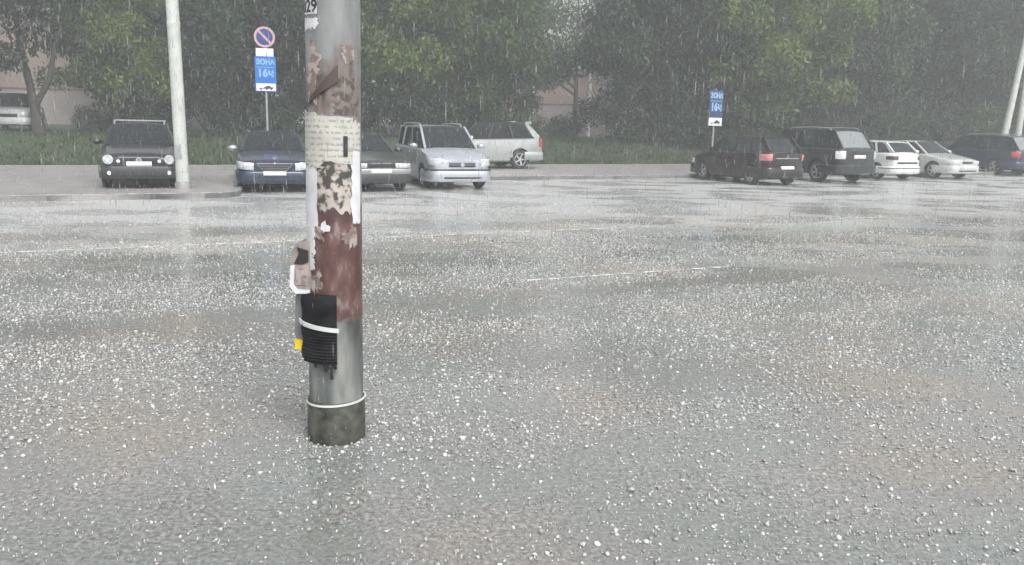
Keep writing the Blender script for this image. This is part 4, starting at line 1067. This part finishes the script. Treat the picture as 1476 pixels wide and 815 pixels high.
wrap('torn_paper', MT['strip'], 470, 486, 318, 336, .006, torn=(.2, .3, .03, .03), seed=22)
wrap('torn_paper', MT['bits'], 446, 470, 398, 424, .005, torn=(0, .3, .03, .03), seed=23)
wrap('torn_paper', MT['notice'], 446, 480, 222, 244, .010, torn=(0, .3, .01, .03), seed=24, skew=-.02)
wrap('torn_paper', MT['bits'], 500, 518, 62, 92, .003, torn=(.4, .2, .05, .08), seed=25)
wrap('tape_scrap', MT['trim'], 503, 508, 196, 226, .012, seed=12, n=3)
wrap('torn_paper', MT['bits'], 462, 474, 388, 420, .004, torn=(.2, .2, .04, .04), seed=13)
# black characters on the sticker
cu = bpy.data.curves.new('t', 'FONT'); cu.body = '029'; cu.size = .085; cu.align_x = 'CENTER'; cu.align_y = 'CENTER'; cu.offset = .002; cu.extrude = .0008; cu.resolution_u = 2
t = bpy.data.objects.new('t', cu); col.objects.link(t); bpy.context.view_layer.update()
me = bpy.data.meshes.new_from_object(t.evaluated_get(bpy.context.evaluated_depsgraph_get())); bpy.data.objects.remove(t)
ac = (math.asin((446 - 483) / 40) + math.asin((468 - 483) / 40)) / 2; zc = pz(9)
for v in me.vertices:
    R = PR - .004 * zc + .0052 + v.co.z; a = ac + v.co.x / (PR * 1.0) * 1.0
    v.co = (R * math.sin(a), -R * math.cos(a), zc + v.co.y)
me.materials.clear(); me.materials.append(MT['dark_print']); link_mesh('lettering', me, None, st)
# light straps
MT['strap'] = simple('white_strap', (.62, .64, .62), .4)
def ring(name, z, R, h, mat, a0=-math.pi, a1=math.pi, tilt=0.0, n=36, parent=pole, th=.008):
    outer = [[((R) * math.sin(a), -(R) * math.cos(a), zz + tilt * math.sin(a)) for a in np.linspace(a0, a1, n)] for zz in (z, z + h)]
    inner = [[((R - th) * math.sin(a), -(R - th) * math.cos(a), zz + tilt * math.sin(a)) for a in np.linspace(a0, a1, n)] for zz in (z, z + h)]
    return MB().shell(outer, inner).build(name, mat, parent, 40)
ring('strap', pz(587), PR + .015, .010, MT['strap'], tilt=.01)
# corrugated black sleeve on the left half of the front, with a white band
R0_ = PR + .035; zs0, zs1 = pz(524), pz(426)
th0, th1 = math.asin(-.93), math.asin(.24)
N = 44; outer, inner = [], []
for i in range(N + 1):
    z = zs0 + (zs1 - zs0) * i / N; R = R0_ + (.0022 if i < 24 else .0006) * math.cos(i * math.pi) + .004 * math.sin(i * .37) - .012 * max(0, (i - 38) / 6) ** 2
    edge = max(0, 1 - i / 4) * .25
    outer.append([(R * math.sin(a), -R * math.cos(a), z) for a in np.linspace(th0 + edge, th1, 14)])
    inner.append([((PR + .002) * math.sin(a), -(PR + .002) * math.cos(a), z) for a in np.linspace(th0 + edge, th1, 14)])
MT['sleeve'] = simple('scuffed_black_sleeve', (.012, .012, .014), .75, var=.5, scale=14, bumpy=.5); MT['sleeve'].node_tree.nodes['Principled BSDF'].inputs['Specular IOR Level'].default_value = .2
sl = MB().shell(outer, inner).build('cable_sleeve', MT['sleeve'], pole, 50)
for k, (a_, l0, l1, r_) in enumerate(((.05, 520, 545, .010), (-.15, 518, 534, .008), (.16, 500, 531, .009), (-.5, 515, 530, .008))):
    MB().tube([((R0_ - .014) * math.sin(a_), -(R0_ - .014) * math.cos(a_), pz(l0)), ((R0_ - .010) * math.sin(a_), -(R0_ - .008) * math.cos(a_), pz((l0 + l1) / 2)), ((R0_ - .016) * math.sin(a_ + .03), -(R0_ - .016) * math.cos(a_ + .03), pz(l1))], r_, 8).build('cable_end', MT['black_plastic'], sl, 50)
ring('band', pz(476), R0_ + .014, .022, MT['strap'], th0 - .03, th1 + .05, tilt=-.02, n=16, parent=sl)
# small box hanging at the left with a broken black opening, and the grey cover below it with a yellow tag
def pt(px_, py_, dy=0.0):
    p = AT(px_, py_, PB.y + dy); return p - PB
MT['oldbox'] = simple('weathered_box', (.28, .24, .22), .5, var=.35, scale=10)
MT['oldgrey'] = simple('grey_box', (.17, .175, .185), .5, var=.2)
MT['yellow'] = simple('yellow_tag', (.70, .55, .02), .4)
def prism(name, outline, y0, y1, mat, parent=pole, smooth=None):
    a = [pt(x, y, y0) for x, y in outline]
    return MB().loft([[(p.x, yy, p.z) for p in a] for yy in (y0, y1)]).build(name, mat, parent, smooth)
bx = prism('junction_box', [(417, 366), (424, 352), (446, 348), (446, 424), (424, 423), (416, 414)], -.10, .08, MT['oldbox'])
prism('opening_shade', [(421, 381), (428, 366), (425, 357), (441, 362), (442, 378), (433, 382)], -.105, -.095, MT['interior'], bx)  # dark plate on the front, shade inside the hole put into its colour
prism('lip', [(416, 384), (422, 383), (421, 412), (426, 418), (444, 419), (444, 424), (424, 424), (415, 414)], -.112, -.095, MT['strip'], bx)
prism('torn_label', [(423, 388), (443, 386), (441, 412), (425, 411)], -.106, -.097, MT['bits'], bx)
gb = prism('cover_plate', [(424, 426), (446, 426), (446, 510), (427, 496), (423, 480)], -.05, .08, MT['oldgrey'])
prism('yellow_tag', [(423, 489), (444, 493), (444, 509), (424, 503)], -.062, -.052, MT['yellow'], gb)
prism('bracket', [(440, 372), (450, 372), (450, 380), (440, 380)], -.03, .03, MT['grey_metal'])
tag(pole, 'concrete pole covered in torn posters and notices with a black cable sleeve', 'pole')

# ------------------------------------------------------------------ hail on the road
ICO = None
def ico():
    bm = bmesh.new(); bmesh.ops.create_icosphere(bm, subdivisions=1, radius=1.0)
    v = np.array([p.co[:] for p in bm.verts]); f = np.array([[q.index for q in p.verts] for p in bm.faces]); bm.free(); return v, f
IV, IF = ico()
OV = np.array([(1, 0, 0), (-1, 0, 0), (0, 1, 0), (0, -1, 0), (0, 0, 1), (0, 0, -1)], float)
OF = np.array([(0, 2, 4), (2, 1, 4), (1, 3, 4), (3, 0, 4), (2, 0, 5), (1, 2, 5), (3, 1, 5), (0, 3, 5)])
def pellets(name, P, S, mat, base=(IV, IF), jitter=.18, seed=5):
    r = np.random.default_rng(seed); bv, bf = base; n = len(P)
    vs = bv[None] * (1 + r.normal(0, jitter, (n, len(bv), 1))) * S[:, None, :] + P[:, None, :]
    fs = (bf[None] + (np.arange(n) * len(bv))[:, None, None]).reshape(-1)
    me = raw_mesh(name, vs.reshape(-1, 3), 3, fs); me.shade_smooth()
    return link_mesh(name, me, mat)
# smooth value noise for the density
tab = rng.random((128, 128))
def vnoise(x, y):
    xi, yi = np.floor(x).astype(int), np.floor(y).astype(int); fx, fy = x - xi, y - yi
    fx, fy = fx * fx * (3 - 2 * fx), fy * fy * (3 - 2 * fy)
    g = lambda a, b: tab[a % 128, b % 128]
    return (g(xi, yi) * (1 - fx) + g(xi + 1, yi) * fx) * (1 - fy) + (g(xi, yi + 1) * (1 - fx) + g(xi + 1, yi + 1) * fx) * fy
N = 480000
y = 2.2 + (24 - 2.2) * rng.random(N) ** 1.15; x = rng.uniform(-1, 1, N) * (y * .72 + 1.0)
keep_w = (y * .72 + 1) / (24 * .72 + 1)
uu = x * U.x + y * U.y; vv = x * V.x + y * V.y
dens = .06 + 1.35 * vnoise(uu * .35 + 7, vv * .9) * vnoise(uu * 1.3, vv * 2.0 + 31) * 2.0
for vc, w_, amt in ((to_uv(G(200, 470))[1], .33, .85), (to_uv(G(560, 440))[1], .28, .6), (V_LINE1 + 1.2, .8, .3), (to_uv(G(700, 560))[1], .3, .3)):
    dens *= 1 - amt * np.exp(-((vv - vc) / w_) ** 2)
dens *= np.interp(vv, [11.5, 13.5, 17, 20], [1, .5, .18, .05])                     # thins towards the far lane
dens *= np.interp(uu, [-6, 0, 3, 9, 16], [.55, .8, 1, .6, .25])                                    # water runs over it on the right
dens *= np.interp(y, [2.2, 3.2, 5, 8, 24], [.28, .36, .62, 1, 1])
keep = rng.random(N) < np.clip(dens * keep_w * 2.3, 0, 1)
keep &= (np.hypot(x - PB.x, y - PB.y) > PR + .03)
x, y, uu, vv = x[keep], y[keep], uu[keep], vv[keep]; n = len(x)
sz = rng.gamma(1.8, .0018, n) + .0022; sz = np.clip(sz, .0022, .011)
sz = sz * np.where((rng.random(n) < .06) & (y < 7), 1.4, 1.0)
S = np.stack([sz * rng.uniform(.8, 1.25, n), sz * rng.uniform(.8, 1.25, n), sz * rng.uniform(.6, 1.0, n)], 1)
P = np.stack([x, y, S[:, 2] * .6], 1)
h = pellets('hailstones', P, S, MT['ice'], jitter=.3); tag(h, 'white hailstones scattered over the wet road', 'hail', kind='stuff')
print('hail', n)
# a drift of stones round the pole foot
m_ = 240; a = rng.uniform(0, 2 * np.pi, m_); rr = PR + .015 + rng.exponential(.10, m_)
s_ = rng.uniform(.003, .009, m_)
P = np.stack([PB.x + np.cos(a) * rr, PB.y + np.sin(a) * rr, s_ * .6], 1)
h = pellets('hail_drift', P, np.stack([s_] * 3, 1), MT['ice'], seed=6); tag(h, 'hailstones heaped round the foot of the poster covered pole', 'hail', kind='stuff')
# splash droplets jumping from the water
m_ = 30000; y = 2.6 + 20 * rng.random(m_) ** 1.2; x = rng.uniform(-1, 1, m_) * (y * .7 + 1); kk = rng.random(m_) < (y * .7 + 1) / 14 * 1.2 + .2; x, y = x[kk], y[kk]; m_ = len(x)
s_ = rng.uniform(.0015, .0045, m_)
P = np.stack([x, y, rng.exponential(.03, m_) + .005], 1)
h = pellets('splash_droplets', P, np.stack([s_, s_, s_ * rng.uniform(1.5, 5, m_)], 1), MT['ice'], base=(OV, OF), seed=8); tag(h, 'splash droplets thrown up from the wet road', 'splashes', kind='stuff')
# rings and little crowns where drops hit the water film
def rings(n, seed):
    r = np.random.default_rng(seed); K = 12
    y = 2.5 + 12 * r.random(n) ** 1.3; x = r.uniform(-1, 1, n) * (y * .7 + .6); R_ = (.004 + r.gamma(2, .0026, n)) * (1 + .03 * y); h_ = np.clip(r.exponential(.0028, n), 0, .012) + .001
    a = np.arange(K) * 2 * np.pi / K
    prof = [(1.12, 0.0), (1.05, 1.0), (.92, .0)]
    vs = np.empty((n, 3, K, 3))
    for i, (q, hh) in enumerate(prof):
        wob = 1 + r.normal(0, .05, (n, K)); vs[:, i, :, 0] = x[:, None] + np.cos(a) * R_[:, None] * q * wob; vs[:, i, :, 1] = y[:, None] + np.sin(a) * R_[:, None] * q * wob
        vs[:, i, :, 2] = .001 + h_[:, None] * hh * np.abs(1 + r.normal(0, .7, (n, K)))
    f = []
    for i in range(2):
        for k in range(K):
            k2 = (k + 1) % K; f.append((i * K + k, i * K + k2, (i + 1) * K + k2, (i + 1) * K + k))
    f = np.array(f); fs = (f[None] + (np.arange(n) * 3 * K)[:, None, None]).reshape(-1)
    return raw_mesh('splash_rings', vs.reshape(-1, 3), 4, fs)
MT['water'] = glass_mat('splash_water', (.50, .51, .51), .68)
h = link_mesh('splash_rings', rings(8000, 21), MT['water']); h.data.shade_smooth(); tag(h, 'ring shaped splashes where drops hit the flooded road', 'splashes', kind='stuff')
# falling hail and heavy drops
m_ = 110000; y = 2.5 + 32 * rng.random(m_) ** .8; x = rng.uniform(-1, 1, m_) * (y * .68 + .6); z = rng.uniform(.05, 1, m_) * (1.75 + y * .2 + .4)
s_ = rng.uniform(.0006, .0019, m_)
MT['drop'] = glass_mat('rain_drop', (.52, .54, .55), .6)
h = pellets('rain', np.stack([x, y, z], 1), np.stack([s_, s_, s_ * rng.uniform(4, 26, m_)], 1), MT['drop'], base=(OV, OF), seed=9, jitter=.02); tag(h, 'heavy rain drops and hail falling through the air', 'rain', kind='stuff')

# ------------------------------------------------------------------ haze
m = bpy.data.materials.new('haze_air'); m.use_nodes = True; nn, ll = m.node_tree.nodes, m.node_tree.links; nn.clear()
ou = nn.new('ShaderNodeOutputMaterial'); pv = nn.new('ShaderNodeVolumePrincipled')
pv.inputs['Color'].default_value = (.93, .96, .98, 1); pv.inputs['Density'].default_value = .0040; pv.inputs['Anisotropy'].default_value = .2
ll.new(pv.outputs[0], ou.inputs['Volume'])
hz = MB().box(-520, 720, -320, 920, -1.03, 24).build('haze', m, smooth=None); hz['kind'] = 'stuff'
scene.cycles.volume_bounces = 1
